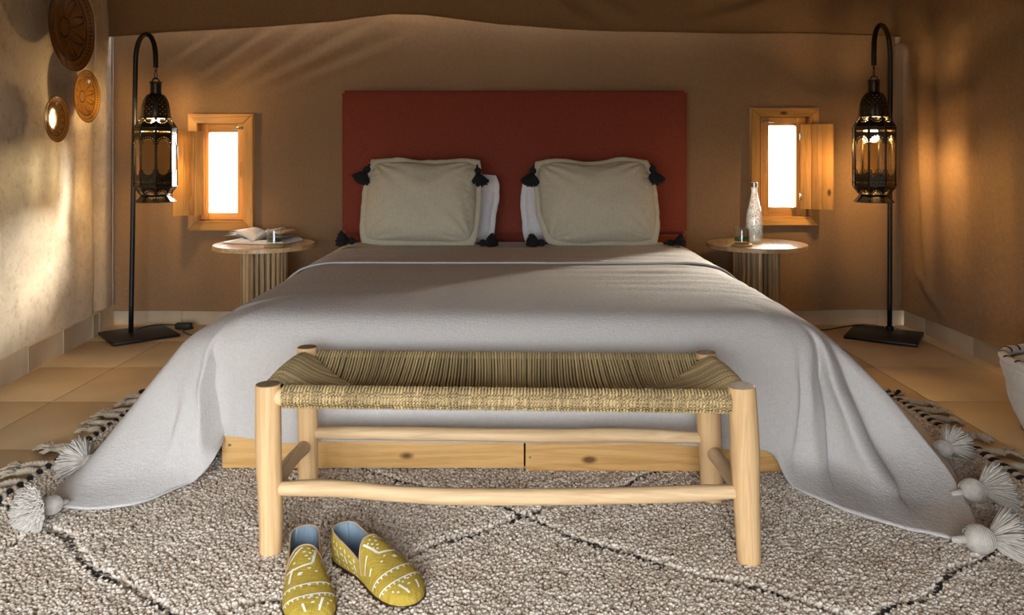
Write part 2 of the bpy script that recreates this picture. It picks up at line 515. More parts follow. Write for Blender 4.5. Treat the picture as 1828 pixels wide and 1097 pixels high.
M['mark'] = plain('white_print', (0.80, 0.77, 0.66), rough=0.9)
M['lining'] = plain('blue_grey_lining', (0.20, 0.27, 0.33), rough=0.7)
M['insole'] = plain('grey_insole', (0.16, 0.20, 0.24), rough=0.6)
M['binding'] = plain('tan_binding', (0.40, 0.28, 0.18), rough=0.7)
M['sole'] = plain('dark_leather_sole', (0.035, 0.018, 0.012), rough=0.45)
M['basket'] = fabric('cream_wool_bag', (0.55, 0.50, 0.44), (0.70, 0.66, 0.60), weave=300, bump=0.5, sheen=0.2)
M['sand'] = plain('sand_ground', (0.20, 0.150, 0.10), rough=0.95, vary=0.1, scale=2)
M['white_plastic'] = plain('white_cable', (0.34, 0.32, 0.33), rough=0.5)


# ------------------------------------------------------------------ the setting
WY = 4.50                                   # back canvas wall
def lwx(Y): return -2.187 - 0.095 * (Y - 3.487)      # face of the plaster wall
RWX = 2.255

# floor: grout bed + tiles
fl = MB().bbox((-2.9, -1.6, -0.06), (2.9, 4.9, -0.004)).build('floor', M['grout'])
tag(fl, 'sand-coloured square tile floor around the rug', 'floor', kind='structure')
tb = MB().bbox((-0.2475, -0.2475, -0.01), (0.2475, 0.2475, 0.0), 0.0015).mesh('tile', M['tile'], True)
tb.set_sharp_from_angle(angle=R(30))
for i in range(-6, 11):
    for j in range(-9, 6):
        x = -1.83 + 0.25 + 0.5 * (i - 1); y = 3.12 + 0.25 + 0.5 * (j - 3)
        if -2.5 < x < 2.5 and -1.5 < y < 4.7:
            t = inst('tile', tb, fl)
            t.location = (x - fl.location.x, y - fl.location.y, -fl.location.z)
tag(MB().bbox((-14, -14, -0.30), (14, 16, -0.10)).build('ground', M['sand']), 'sandy ground outside the tent, kept dark to limit light bounced inside', 'ground', kind='structure')  # added plane, toned dark to cut light bouncing up into the tent

# left plaster wall, lumpy, with a narrow return beside the corner
def lw(u, v):
    Y = -1.6 + u * 5.90; z = v * 2.95
    d = 0.010 * nz(Y * 1.7, z * 1.9, 3.1) + 0.004 * nz(Y * 6, z * 7, 1.2) + 0.0015 * nz(Y * 19, z * 17, 4.2)
    e = sstep(4.18, 4.30, Y)
    return (lwx(Y) + d - 0.03 * e * e, Y, z)
wl = MB().grid(lw, 230, 110)
def lw2(u, v):
    Y = 4.285 + u * 0.29; z = v * 2.95
    d = 0.006 * nz(Y * 5, z * 2.2, 8.1) + 0.002 * nz(Y * 17, z * 9, 2.2)
    return (lwx(Y) - 0.030 + 0.02 * math.sin(u * math.pi) + d, Y, z)
wl.grid(lw2, 20, 110)
w_left = wl.build('wall_left', M['plaster'], smooth=True)
tag(w_left, 'cream plaster wall with stains behind the hanging plates', 'wall', kind='structure')

# baseboards, tile by tile
def baseboard(name, A, B, h, th, seg, label, start=0.0):
    A = Vector((A[0], A[1], 0)); B = Vector((B[0], B[1], 0))
    d = (B - A); L = d.length; d.normalize()
    nrm = Vector((-d.y, d.x, 0))
    root = empty(name, tuple(A)); tag(root, label, 'baseboard', kind='structure')
    x = -start; ang = math.atan2(d.y, d.x)
    rot = Matrix.Rotation(ang, 3, 'Z')
    while x < L:
        a = max(x, 0) + 0.0012; b = min(x + seg, L) - 0.0012
        if b - a > 0.01:
            mb = MB().bbox((a, 0, 0), (b, th, h), 0.002)
            mb.v = [tuple(rot @ Vector(p) + A) for p in mb.v]
            mb.build('skirting_tile', M['skirting'], root, smooth='auto')
        x += seg
    return root
baseboard('baseboard_left', (lwx(4.27) + 0.016, 4.27), (lwx(-1.5) + 0.016, -1.5), 0.116, -0.03, 0.333, 'low tiled skirting along the plaster wall', 0.25)
baseboard('baseboard_corner', (lwx(4.48) - 0.006, 4.50), (lwx(4.275) - 0.006, 4.275), 0.116, -0.03, 0.5, 'short piece of tiled skirting in the corner by the black lamp plate')
baseboard('baseboard_back', (2.40, WY + 0.012), (-2.30, WY + 0.012), 0.30, -0.03, 0.5, 'tiled skirting under the back canvas wall, raised behind it to block light leaks', 0.2)  # only the foot shows; hidden height added to stop light leaking in
baseboard('baseboard_right', (RWX - 0.008, 4.50), (RWX - 0.008, -1.5), 0.30, 0.03, 0.45, 'tiled skirting under the right canvas wall, raised behind it to block light leaks', 0.22)  # extra height unseen behind the canvas, added against leaking light

# windows: opening rectangles (x0, x1, z0, z1) in the back wall
WIN = [dict(cas=(-1.845, -1.475, 0.546, 1.210), cb=0.054, sash=(-1.768, -1.533, 0.604, 1.152), gl=(-1.742, -1.577, 0.643, 1.106), s=-1),
       dict(cas=(1.363, 1.747, 0.575, 1.245), cb=0.050, sash=(1.428, 1.690, 0.622, 1.190), gl=(1.475, 1.633, 0.676, 1.145), s=1)]

# back canvas wall with pulled folds
def ridge(px, pz, ax, az, bx, bz, w, amp):
    dx, dz = bx - ax, bz - az
    L2 = dx * dx + dz * dz
    t = max(0, min(1, ((px - ax) * dx + (pz - az) * dz) / L2))
    d = math.hypot(px - ax - t * dx, pz - az - t * dz)
    f = math.sin(math.pi * min(1, max(0, t))) ** 0.5 if 0 < t < 1 else 0.0
    return amp * f * math.exp(-(d / w) ** 2)
FOLDS = [(a_, b_, c_, d_, w_ * .75, m_ * (.45 if a_ < 0 else .8)) for a_, b_, c_, d_, w_, m_ in [(-1.33, 1.72, -2.06, 1.20, .030, .020), (-1.10, 1.72, -1.98, 1.12, .035, .018), (-0.75, 1.72, -1.75, 1.22, .045, .018),
         (-0.55, 1.66, -1.55, 1.25, .04, .012), (-1.65, 1.70, -2.10, 1.38, .03, .016), (-2.16, 1.6, -2.20, .3, .03, .012), (-1.95, .50, -1.45, .72, .05, .006),
         (1.55, 1.62, 1.95, 1.30, .03, .012), (1.40, 1.64, 1.80, 1.15, .03, .008), (1.62, 1.64, 2.1, 1.45, .025, .010), (1.9, 1.2, 1.95, .2, .06, .008), (1.15, 1.66, 1.75, 1.42, .03, .006)]]
def canvas_y(x, z):
    d = 0.012 * nz(x * 0.9, z * 1.1, 5.5) + 0.003 * nz(x * 4, z * 3, 1.5)
    for f in FOLDS:
        d += 0.32 * ridge(x, z, *f)
        d -= 0.40 * ridge(x, z - f[4] * 1.6, *f)
    d *= 1.0 - 0.8 * math.exp(-((abs(x) - 1.62) / 0.22) ** 2) * (1 if .45 < z < 1.3 else 0)
    return WY - d
xs = set(np.round(np.linspace(-2.42, 2.42, 241), 4)); zs = set(np.round(np.linspace(0.085, 1.95, 96), 4))
holes = []
for w in WIN:
    h = (w['cas'][0] + 0.03, w['cas'][1] - 0.03, w['cas'][2] + 0.03, w['cas'][3] - 0.03)
    holes.append(h); xs |= {h[0], h[1]}; zs |= {h[2], h[3]}
xs = sorted(xs); zs = sorted(zs)
wb = MB()
nx = len(xs)
vs = [(x, canvas_y(x, z) if z > 0.12 else canvas_y(x, z) - 0.010 * (1 - (z - .085) / .035), z + (0.010 * nz(x * 2.2, 7.7) if z < 0.1 else 0)) for z in zs for x in xs]
fs = []
for j in range(len(zs) - 1):
    for i in range(nx - 1):
        cx, cz = (xs[i] + xs[i + 1]) / 2, (zs[j] + zs[j + 1]) / 2
        if any(h[0] < cx < h[1] and h[2] < cz < h[3] for h in holes):
            continue
        fs.append((j * nx + i, j * nx + i + 1, (j + 1) * nx + i + 1, (j + 1) * nx + i))
wb.add(vs, fs)
w_back = wb.clean().build('wall_back', M['canvas'], smooth=True)
tag(w_back, 'tan canvas tent wall behind the headboard', 'wall', kind='structure')

# right canvas wall
def rw(u, v):
    Y = -1.6 + u * 6.2; z = 0.095 + v * 1.75
    d = 0.010 * nz(Y * 1.2, z * 0.9, 2.2)
    for (y0, z0, y1, z1, w, a) in ((4.32, 1.5, 4.20, .2, .035, .022), (4.12, 1.6, 4.05, .5, .045, .016), (3.78, 1.45, 3.70, .4, .06, .012), (3.5, 1.2, 3.45, .2, .05, .010), (4.36, .35, 4.0, .12, .03, .014)):
        d += ridge(Y, z, y0, z0, y1, z1, w, a)
    low = max(0, 1 - v / 0.03)
    return (RWX - 0.018 - d - 0.010 * low, Y, z + low * 0.012 * nz(Y * 2.1, 3.3))
w_right = MB().grid(rw, 220, 80).build('wall_right', M['canvas'], smooth=True)
tag(w_right, 'tan canvas tent wall on the lit side by the right lamp', 'wall', kind='structure')

# roof canvas: hem hangs in front of the walls, sheets slope up to the ridge
ceil = empty('ceiling', (0, 3, 2.9)); tag(ceil, 'tan canvas tent roof above the hanging hem', 'ceiling', kind='structure')
hem_px = [(150, 68), (217, 64), (300, 58), (400, 52), (500, 46), (600, 38), (650, 30), (700, 25.5), (760, 27), (850, 38), (900, 44), (1000, 52), (1100, 56), (1200, 58), (1300, 60), (1400, 61), (1480, 62), (1560, 65), (1640, 67)]
hem = [(P(a, b, 4.44).x, P(a, b, 4.44).z) for a, b in hem_px]
def roof_b(u, v):
    x = -2.42 + u * 4.9; z0 = interp(hem, x)
    d = 0.0
    for (ax, az, bx, bz, w, a) in ((-.75, .0, -.35, .5, .05, .02), (-.1, .4, .5, .02, .05, .018), (.15, .45, .75, .05, .05, .016), (1.2, .1, 1.9, .45, .05, .016), (-1.6, .05, -1.1, .5, .06, .012), (1.0, .05, 1.4, .2, .04, .012)):
        d += ridge(x, v * 1.6, ax, az, bx, bz, w, a) - .5 * ridge(x, v * 1.6 - w * 1.5, ax, az, bx, bz, w, a)
    t = v * 1.6
    slope = sstep(0.04, 0.30, t)
    return (x, 4.445 - 0.006 * math.sin(x * 9) - d - max(0, t - 0.30) * 1.15 - 0.03 * slope, z0 + t * 0.83)
rb = MB().grid(roof_b, 200, 90).build('roof_sheet', M['canvas'], ceil, smooth=True)
def roof_r(u, v):
    Y = -1.6 + u * 6.15; t = v * 1.6
    z0 = 1.618 + 0.008 * math.sin(Y * 4.0)
    d = 0.012 * nz(Y * 2, t * 3, 9.1)
    return (2.195 - max(0, t - 0.3) * 0.95 - d, Y, z0 + t * 0.83)
MB().grid(roof_r, 160, 60).build('roof_sheet', M['canvas'], ceil, smooth=True)
MB().grid(lambda u, v: (-2.6 + u * 4.2, -1.6 + v * 4.7, 2.93 - 0.5 * (1 - v) ** 2), 10, 10).build('roof_sheet', M['canvas'], ceil, smooth=True)
def seam(pts):
    return MB().tube(pts, 0.0035, 6)
seam([(roof_b(i / 160, 0.004)[0], roof_b(i / 160, 0.004)[1] - .002, roof_b(i / 160, 0.004)[2]) for i in range(161)]).build('hem_cord', M['canvas'], ceil, smooth=True)

# unseen tent front behind the camera: low left-hand opening sized to shape the daylight
wf = MB()
OPX0, OPX1, OPZ, OPY = -1.75, 0.60, 1.15, -0.28
wf.bbox((-2.0, OPY - .02, 0), (OPX0, OPY + .02, 2.95)); wf.bbox((OPX1, OPY - .02, 0), (2.4, OPY + .02, 2.95)); wf.bbox((OPX0, OPY - .02, OPZ), (OPX1, OPY + .02, 2.95))
tag(wf.build('wall_front', M['canvas']), 'unseen canvas tent front, its low entrance opening sized to shape the daylight', 'wall', kind='structure')
portal('entrance_portal', ((OPX0 + OPX1) / 2, OPY - .05, OPZ / 2), (math.pi / 2, 0, 0), OPX1 - OPX0, OPZ)

# cable in the corner
cab = MB().tube([(lwx(4.5) + 0.004 + 0.004 * nz(k * .9), 4.478 + .003 * nz(k * .7, 5), 0.115 + k * 0.1) for k in range(20)], 0.0036, 8)
tag(cab.build('corner_cable', M['white_plastic'], smooth=True), 'thin white cable running down the left corner', 'cable')

# windows
def mitred(x0, x1, z0, z1, w, yb, yf, side):
    """one board of a mitred casing"""
    if side == 'top': q = [(x0, z1), (x1, z1), (x1 - w, z1 - w), (x0 + w, z1 - w)]
    if side == 'bottom': q = [(x0, z0), (x0 + w, z0 + w), (x1 - w, z0 + w), (x1, z0)]
    if side == 'left': q = [(x0, z0), (x0, z1), (x0 + w, z1 - w), (x0 + w, z0 + w)]
    if side == 'right': q = [(x1, z0), (x1 - w, z0 + w), (x1 - w, z1 - w), (x1, z1)]
    cx = sum(p[0] for p in q) / 4; cz = sum(p[1] for p in q) / 4
    q = [(cx + (a - cx) * 0.996, cz + (b - cz) * 0.996) for a, b in q]
    bm = bmesh.new()
    vf = [bm.verts.new((a, yf, b)) for a, b in q]; vb = [bm.verts.new((a, yb, b)) for a, b in q]
    bm.faces.new(vf); bm.faces.new(list(reversed(vb)))
    for i in range(4):
        j = (i + 1) % 4
        bm.faces.new((vf[j], vf[i], vb[i], vb[j]))
    bmesh.ops.recalc_face_normals(bm, faces=bm.faces[:])
    bmesh.ops.bevel(bm, geom=[e for e in bm.edges if all(abs(v.co.y - yf) < 1e-6 for v in e.verts)], offset=0.003, segments=2, affect='EDGES')
    return MB().bm(bm)

for k, w in enumerate(WIN):
    x0, x1, z0, z1 = w['cas']; s = w['s']; cb = w['cb']
    root = empty('window_%d' % (k + 1), ((x0 + x1) / 2, WY, z0))
    tag(root, ['small pine window with its shutter open to the left, beside the left lantern', 'small pine window with its shutter open to the right, behind the bottle'][k], 'window', kind='structure')
    for side in ('top', 'bottom', 'left', 'right'):
        mitred(x0, x1, z0, z1, cb, WY + 0.02, WY - 0.038, side).build('casing_board', M['pine'] if side in ('top', 'bottom') else M['pine_z'], root, smooth='auto')
    # reveal lining
    a0, a1, b0, b1 = x0 + cb - 0.004, x1 - cb + 0.004, z0 + cb - 0.004, z1 - cb + 0.004
    j = MB()
    j.bbox((a0 - .012, WY - .015, b0), (a0, WY + .09, b1)); j.bbox((a1, WY - .015, b0), (a1 + .012, WY + .09, b1))
    j.bbox((a0, WY - .015, b0 - .012), (a1, WY + .09, b0)); j.bbox((a0, WY - .015, b1), (a1, WY + .09, b1 + .012))
    j.build('jamb', M['pine_z'], root)
    # sash
    sx0, sx1, sz0, sz1 = w['sash']; g0, g1, h0, h1 = w['gl']
    ys, ye = WY + 0.005, WY + 0.045
    sash = empty('sash', (0, 0, 0)); sash.parent = root
    MB().bbox((sx0, ys, sz0), (g0, ye, sz1), .002).build('stile', M['pine_z'], sash, smooth='auto')
    MB().bbox((g1, ys, sz0), (sx1, ye, sz1), .002).build('stile', M['pine_z'], sash, smooth='auto')
    MB().bbox((g0, ys, h1), (g1, ye, sz1), .002).build('rail', M['pine'], sash, smooth='auto')
    MB().bbox((g0, ys, sz0), (g1, ye, h0), .002).build('rail', M['pine'], sash, smooth='auto')
    # filler strips between sash and jamb
    for (p, q) in ((a0, sx0), (sx1, a1)):
        if q - p > 0.004:
            MB().bbox((p, ys + .02, b0), (q, ye, b1)).build('stop_strip', M['pine_z'], root)
    for (p, q) in ((b0, sz0), (sz1, b1)):
        if q - p > 0.003:
            MB().bbox((a0, ys + .02, p), (a1, ye, q)).build('stop_strip', M['pine'], root)
    MB().bbox((g0, ys + .018, h0), (g1, ys + .022, h1)).build('pane', M['pane'], sash)
    # turn-catch and finger pull
    hx = g1 + 0.004 if s < 0 else g0 - 0.004
    mb = MB(); ox = sx1 - .012 if s < 0 else sx0 + .012
    mb.bbox((min(ox, ox + s * .034), ys - .012, sz1 - .030), (max(ox, ox + s * .034), ys, sz1 - .012), .002)
    mb.tube([(ox, ys - .016, sz1 - .022), (ox + s * .060, ys - .018, sz1 - .026)], .004, 8)
    mb.build('latch', M['chrome'], root, smooth='auto')
    px = (g1 + sx1) / 2 if s < 0 else (sx0 + g0) / 2
    zc = (h0 + h1) / 2 + (.02 if s < 0 else .0)
    pts = []
    for q in range(17):
        an = 2 * math.pi * q / 16
        pts.append((px + .006 * math.cos(an), ys - .001, zc + .045 * math.copysign(1, math.sin(an)) * (abs(math.sin(an)) ** .5)))
    MB().tube(pts, .0018, 6, caps=False).build('finger_pull', M['pine'], root, smooth=True)
    # shutter: planks on a batten, swung out into the room
    hinge = Vector((g0 - .010 if s < 0 else g1 + .010, WY - 0.042, 0))
    tip = Vector((P(308, 300, 4.35).x, 4.35, 0)) if s < 0 else Vector((P(1488, 300, 4.36).x, 4.36, 0))
    d = (tip - hinge); Wd = d.length; ang = math.atan2(d.y, d.x)
    sh = empty('shutter', tuple(hinge - wloc(root))); sh.parent = root
    rot = Matrix.Rotation(ang, 3, 'Z')
    zz0, zz1 = h0 - .006, h1 + .004
    np_ = 3
    for q in range(np_):
        mb = MB().bbox((Wd * q / np_ + .0006, -.010, zz0), (Wd * (q + 1) / np_ - .0006, .010, zz1), .0015)
        mb.v = [tuple(rot @ Vector(p) + hinge) for p in mb.v]
        mb.build('plank', M['pine_z'], sh, smooth='auto')
    for zb in (zz0 + .07, zz1 - .07):
        mb = MB().tube([(0, -.012, zb - .02), (0, -.012, zb + .02)], .005, 8)
        mb.v = [tuple(rot @ Vector(p) + hinge) for p in mb.v]
        mb.build('hinge', M['chrome'], sh, smooth=True)
    portal('window_portal', ((x0 + x1) / 2, WY + 0.12, (z0 + z1) / 2), (-math.pi / 2, 0, 0), x1 - x0, z1 - z0)

# ------------------------------------------------------------------ bed
bed = empty('bed', (0.0, 3.4, 0.0))
tag(bed, 'wide bed with pine plinth boards and a tall rust-red upholstered headboard', 'bed')
# headboard
bm = bmesh.new(); bmesh.ops.create_cube(bm, size=1.0)
hx0, hx1, hz1 = P(610, 0, 4.40).x, P(1227, 0, 4.40).x, P(0, 161, 4.40).z
for v in bm.verts:
    v.co = Vector(((hx0 + hx1) / 2 + v.co.x * (hx1 - hx0), 4.435 + v.co.y * .07, .535 / 2 + hz1 / 2 + v.co.z * (hz1 - .535)))
bmesh.ops.bevel(bm, geom=bm.edges[:], offset=.014, segments=4, affect='EDGES')
hb = MB().bm(bm).build('headboard', M['head_red'], bed, smooth='auto')
bm = bmesh.new(); bmesh.ops.create_cube(bm, size=1.0)
for v in bm.verts:
    v.co = Vector(((hx0 + hx1) / 2 + v.co.x * (hx1 - hx0 - .004), 4.438 + v.co.y * .066, .31 + v.co.z * .445))
bmesh.ops.bevel(bm, geom=bm.edges[:], offset=.010, segments=3, affect='EDGES')
MB().bm(bm).build('lower_panel', M['head_red'], hb, smooth='auto')
# plinth boards and mattress
MB().bbox((-.885, 2.392, .028), (.036, 2.418, .20), .002).build('plinth_board', M['pine_bed'], bed, smooth='auto')
MB().bbox((.041, 2.384, .020), (.880, 2.412, .20), .002).build('plinth_board', M['pine_bed'], bed, smooth='auto')
for s in (-1, 1):
    MB().bbox((s * .87 - .014, 2.42, .026), (s * .87 + .014, 4.39, .20), .002).build('plinth_board', M['pine_bed'], bed, smooth='auto')
for (x, z) in ((.055, .064), (-.86, .10), (.86, .10)):
    sc_ = MB()
    sc_.lathe([(0.0, .0015), (.003, .0015), (.004, 0)], 10)
    sc_.v = [(x + p[0], 2.384 - p[2], z + p[1]) for p in sc_.v]
    sc_.build('screw', M['chrome'], bed)
bm = bmesh.new(); bmesh.ops.create_cube(bm, size=1.0)
for v in bm.verts:
    v.co = Vector((v.co.x * 1.76, 3.41 + v.co.y * 1.94, .345 + v.co.z * .27))
bmesh.ops.bevel(bm, geom=bm.edges[:], offset=.06, segments=5, affect='EDGES')
MB().bm(bm).build('mattress', M['cotton'], bed, smooth=True)

# ------------------------------------------------------------------ bedspread
V = Vector
def side_col(Y, s, xf):
    w = 1.03
    return [V((0, max(Y, 3.0), .512)), V((s * .45, Y if Y > 3.1 else 3.1 - (3.1 - Y) * .45, .511)), V((s * .76, Y if Y > 2.8 else 2.8 - (2.8 - Y) * .7, .507)), V((s * .885, Y, .486)), V((s * .960, Y, .42)), V((s * w, Y, .31)),
            V((s * (w + (xf - w) * .42), Y, .19)), V((s * (w + (xf - w) * .82), Y, .078)), V((s * xf, Y, .036))]
def front_col(x, hemz, y=2.352):
    mid = .42
    return [V((0, 3.0, .512)), V((x * .52, 2.80, .511)), V((x * .875, 2.56, .507)), V((x, 2.425, .486)), V((x * 1.01, 2.368, .425)), V((x * 1.012, y + .004, .34)),
            V((x * 1.012, y, .24)), V((x * 1.012, y, (hemz + .24) / 2 - .01)), V((x * 1.012, y - .002, hemz))]
def tops(ix, iy, sx, sy, x2, y2):
    return [V((0, 3.0, .512)), V((ix * .6, 2.82, .511)), V((ix, iy, .507)), V((sx, sy, .484)), V((x2, y2, .425))]
Z0 = .036
cols = [side_col(4.16, -1, 1.07), side_col(3.85, -1, 1.12), side_col(3.45, -1, 1.34), side_col(3.1, -1, 1.41), side_col(2.8, -1, 1.39), side_col(2.56, -1, 1.33)]
cols.append(tops(-.74, 2.62, -.865, 2.525, -.985, 2.455) + [P(300, 650, 2.40), P(225, 755, 2.32), P(150, 860, 2.2), F(112, 905, Z0)])
cols.append(tops(-.735, 2.60, -.855, 2.49, -.945, 2.412) + [V((-.995, 2.37, .33)), V((-1.02, 2.31, .20)), V((-1.035, 2.22, .085)), F(240, 900, Z0)])
cols.append(tops(-.73, 2.585, -.845, 2.465, -.918, 2.392) + [V((-.942, 2.35, .33)), V((-.948, 2.31, .21)), V((-.944, 2.28, .10)), F(345, 860, Z0)])
cols.append(tops(-.725, 2.58, -.84, 2.455, -.905, 2.382) + [V((-.915, 2.345, .33)), V((-.905, 2.325, .22)), V((-.893, 2.32, .13)), P(388, 810, 2.33)])
cols.append(tops(-.72, 2.575, -.835, 2.445, -.893, 2.385) + [V((-.905, 2.378, .33)), V((-.900, 2.385, .235)), V((-.892, 2.386, .165)), P(396, 784, 2.383)])
cols += [front_col(-.81, .138), front_col(-.72, .122), front_col(-.5, .125), front_col(-.2, .122), front_col(.15, .12), front_col(.45, .118), front_col(.66, .10), front_col(.77, .088)]
cols.append(tops(.725, 2.575, .81, 2.44, .845, 2.372) + [P(1425, 680, 2.35), P(1421, 760, 2.345), P(1414, 822, 2.325), F(1413, 866, Z0)])
cols.append(tops(.735, 2.58, .835, 2.45, .897, 2.385) + [P(1449, 680, 2.36), P(1455, 765, 2.35), P(1462, 838, 2.30), F(1465, 892, Z0)])
cols.append(tops(.745, 2.585, .85, 2.46, .920, 2.405) + [P(1466, 680, 2.415), P(1476, 770, 2.40), P(1487, 838, 2.335), F(1530, 918, Z0)])
cols.append(tops(.75, 2.595, .86, 2.48, .940, 2.405) + [P(1492, 690, 2.36), P(1530, 790, 2.30), P(1580, 880, 2.16), F(1600, 938, Z0)])
cols.append(tops(.755, 2.605, .868, 2.50, .957, 2.43) + [P(1522, 695, 2.41), P(1572, 795, 2.35), P(1630, 888, 2.16), F(1655, 952, Z0)])
cols.append(tops(.76, 2.62, .872, 2.52, .968, 2.45) + [P(1550, 690, 2.40), P(1622, 790, 2.33), P(1690, 892, 2.14), F(1710, 964, Z0)])
cols.append(tops(.765, 2.66, .878, 2.57, .972, 2.53) + [V((1.065, 2.49, .32)), V((1.16, 2.42, .19)), V((1.245, 2.30, .075)), V((1.272, 2.22, Z0))])
cols += [side_col(2.62, 1, 1.40), side_col(2.85, 1, 1.44), side_col(3.15, 1, 1.47), side_col(3.5, 1, 1.37), side_col(3.85, 1, 1.12), side_col(4.16, 1, 1.07)]
# parameter along the edge by mean spacing
us = [0.0]
for a, b in zip(cols, cols[1:]):
    us.append(us[-1] + max(0.025, 0.5 * ((a[4] - b[4]).length + (a[8] - b[8]).length)))
NV = 84
vkeys = [0, .14, .26, .34, .42, .52, .68, .86, 1.0]
def wrinkle(x, y):
    w = 0.0
    if y > 2.5:
        f = sstep(2.5, 2.75, y)
        g = 0.22 + 1.0 * sstep(-0.1, 0.7, x)           # the right-hand side is more rumpled
        w += f * g * (0.0055 * nz(x * 1.3, y * 9.0, 2.0) + 0.0045 * nz(x * 2.1 + 3, y * 15.0, 6.0))
        w += f * (0.0018 * nz(x * 0.8, y * 22.0, 9.0))
    return w
usamp = []
for k, (a, b) in enumerate(zip(us, us[1:])):
    m_ = max(int((b - a) / .018), 14 if (6 <= k <= 10 or 18 <= k <= 25) else 2)
    usamp += [(a + (b - a) * q / m_) for q in range(m_)]
usamp.append(us[-1])
NU = len(usamp) - 1
# deep creases: (edge parameter, start v, depth, width)
CREASES = [(us[10] - .006, .44, .040, .016), (us[21] - .002, .46, .040, .016), (us[23] + .004, .44, .030, .018), (us[25] - .01, .48, .022, .022), (us[7] + .02, .55, .012, .03), (us[19] + .02, .40, .010, .02)]
grid = []
for i in range(NU + 1):
    u = usamp[i]
    rowk = [hermite([c[k] for c in cols], us, u, k < 4) for k in range(9)]
    row = []
    for j in range(NV + 1):
        v = .14 + .86 * j / NV
        p = hermite(rowk, vkeys, v)
        d = V((p.x, p.y - 3.2, 0)).normalized()
        if v < .42:
            p.z += wrinkle(p.x, p.y) * (1 - sstep(.33, .42, v))
        else:
            q = nz(p.x * 5, p.y * 5, p.z * 3.5) * 0.006 * sstep(.42, .6, v)
            for (uc, v0, dep, wd) in CREASES:
                g = sstep(v0, v0 + .16, v) * (1 - .75 * sstep(.84, .98, v))
                x_ = (u - uc) / wd
                if abs(x_) < 5: q += g * dep * (-math.exp(-x_ * x_) + .45 * math.exp(-((x_ - 1.9) / 1.3) ** 2) + .35 * math.exp(-((x_ + 1.9) / 1.3) ** 2))
            if us[20] < u < us[26]:
                q -= .016 * math.exp(-((v - .865) / .030) ** 2) * math.sin(math.pi * (u - us[20]) / (us[26] - us[20])) ** .6
            p += d * q
            if v > .97: p.z += .002 * nz(u * 25)
        p.z = max(p.z, .034 + .004 * (nz(p.x * 9, p.y * 9) + .5))
        row.append(p)
    grid.append(row)
vs = [p for row in grid for p in row]
fs = [(i * (NV + 1) + j, i * (NV + 1) + j + 1, (i + 1) * (NV + 1) + j + 1, (i + 1) * (NV + 1) + j) for i in range(NU) for j in range(NV)]
# the flat middle of the cloth, triangulated into the same sheet
from mathutils.geometry import delaunay_2d_cdt
loop = [(i * (NV + 1)) for i in range(NU + 1)]
pts2 = [V((vs[k].x, vs[k].y)) for k in loop]
nb = len(pts2)
head = [V((.45 - .9 * q / 30, 4.16)) for q in range(1, 30)]
inner_pts = []
for j in range(76):
    for i in range(60):
        x = -.46 + .92 * i / 59; y = 2.74 + 1.40 * j / 75
        if min((V((x, y)) - q).length for q in pts2[::2] + head) > .014:
            inside = False
            poly = pts2[::2] + head
            for k in range(len(poly)):
                a_, b_ = poly[k], poly[k - 1]
                if (a_.y > y) != (b_.y > y) and x < (b_.x - a_.x) * (y - a_.y) / (b_.y - a_.y) + a_.x: inside = not inside
            if inside: inner_pts.append(V((x, y)))
allp = pts2 + head + inner_pts
ring_n = nb + len(head)
ov, oe, of, orig, _, _ = delaunay_2d_cdt(allp, [(k, (k + 1) % ring_n) for k in range(ring_n)], [], 1, 1e-6)
idm = {}
for k, src in enumerate(orig):
    first = min(src) if src else None
    if first is not None and first < nb:
        idm[k] = loop[first]
    else:
        idm[k] = len(vs)
        vs.append(V((ov[k].x, ov[k].y, .511 + wrinkle(ov[k].x, ov[k].y))))
def up_face(f):
    a_, b_, c_ = vs[f[0]], vs[f[1]], vs[f[2]]
    return (b_ - a_).cross(c_ - a_).z
q0 = fs[(NU // 8) * NV + 2]
if up_face(q0) < 0: fs = [tuple(reversed(f)) for f in fs]
for f in of:
    g = tuple(idm[k] for k in f)
    if len(set(g)) == 3:
        fs.append(g if up_face(g) > 0 else tuple(reversed(g)))
spread = empty('bedspread', (0, 3.2, .03))
tag(spread, 'off-white woven bedspread draped over the bed to the floor with pompom corners', 'bedspread')
so = MB().add(vs, fs).build('cloth', M['spread'], spread, smooth=True)
md = so.modifiers.new('thick', 'SOLIDIFY'); md.thickness = .005; md.offset = 0.0
# folded-back upper layer with a raw stitched edge
def fold(u, v):
    x = -.985 + u * 1.97; y = 3.36 + v * .78
    ax = abs(x)
    if ax < .76: z = .511
    elif ax < .885: z = .511 - .021 * ((ax - .76) / .125) ** 2
    else: z = .490 - .075 * ((ax - .885) / .10) ** 1.4
    y += (1 - v) * (.012 * nz(x * 2.5, 3.0) + .006 * nz(x * 9, 1.0))
    return (x, y, z + wrinkle(x, y) + .007 + .006 * max(0, nz(x * 1.6, y * 7, 4.0)) * sstep(0, .8, x))
fo = MB().grid(fold, 130, 60).build('folded_layer', M['spread'], spread, smooth=True)
md = fo.modifiers.new('thick', 'SOLIDIFY'); md.thickness = .005; md.offset = -1.0
MB().tube([V(fold(i / 160, 0)) + V((0, -.003, .001)) for i in range(161)], [.0028 + .0012 * nz(i * .9) for i in range(161)], 6).build('stitched_edge', M['cotton'], fo, smooth=True)

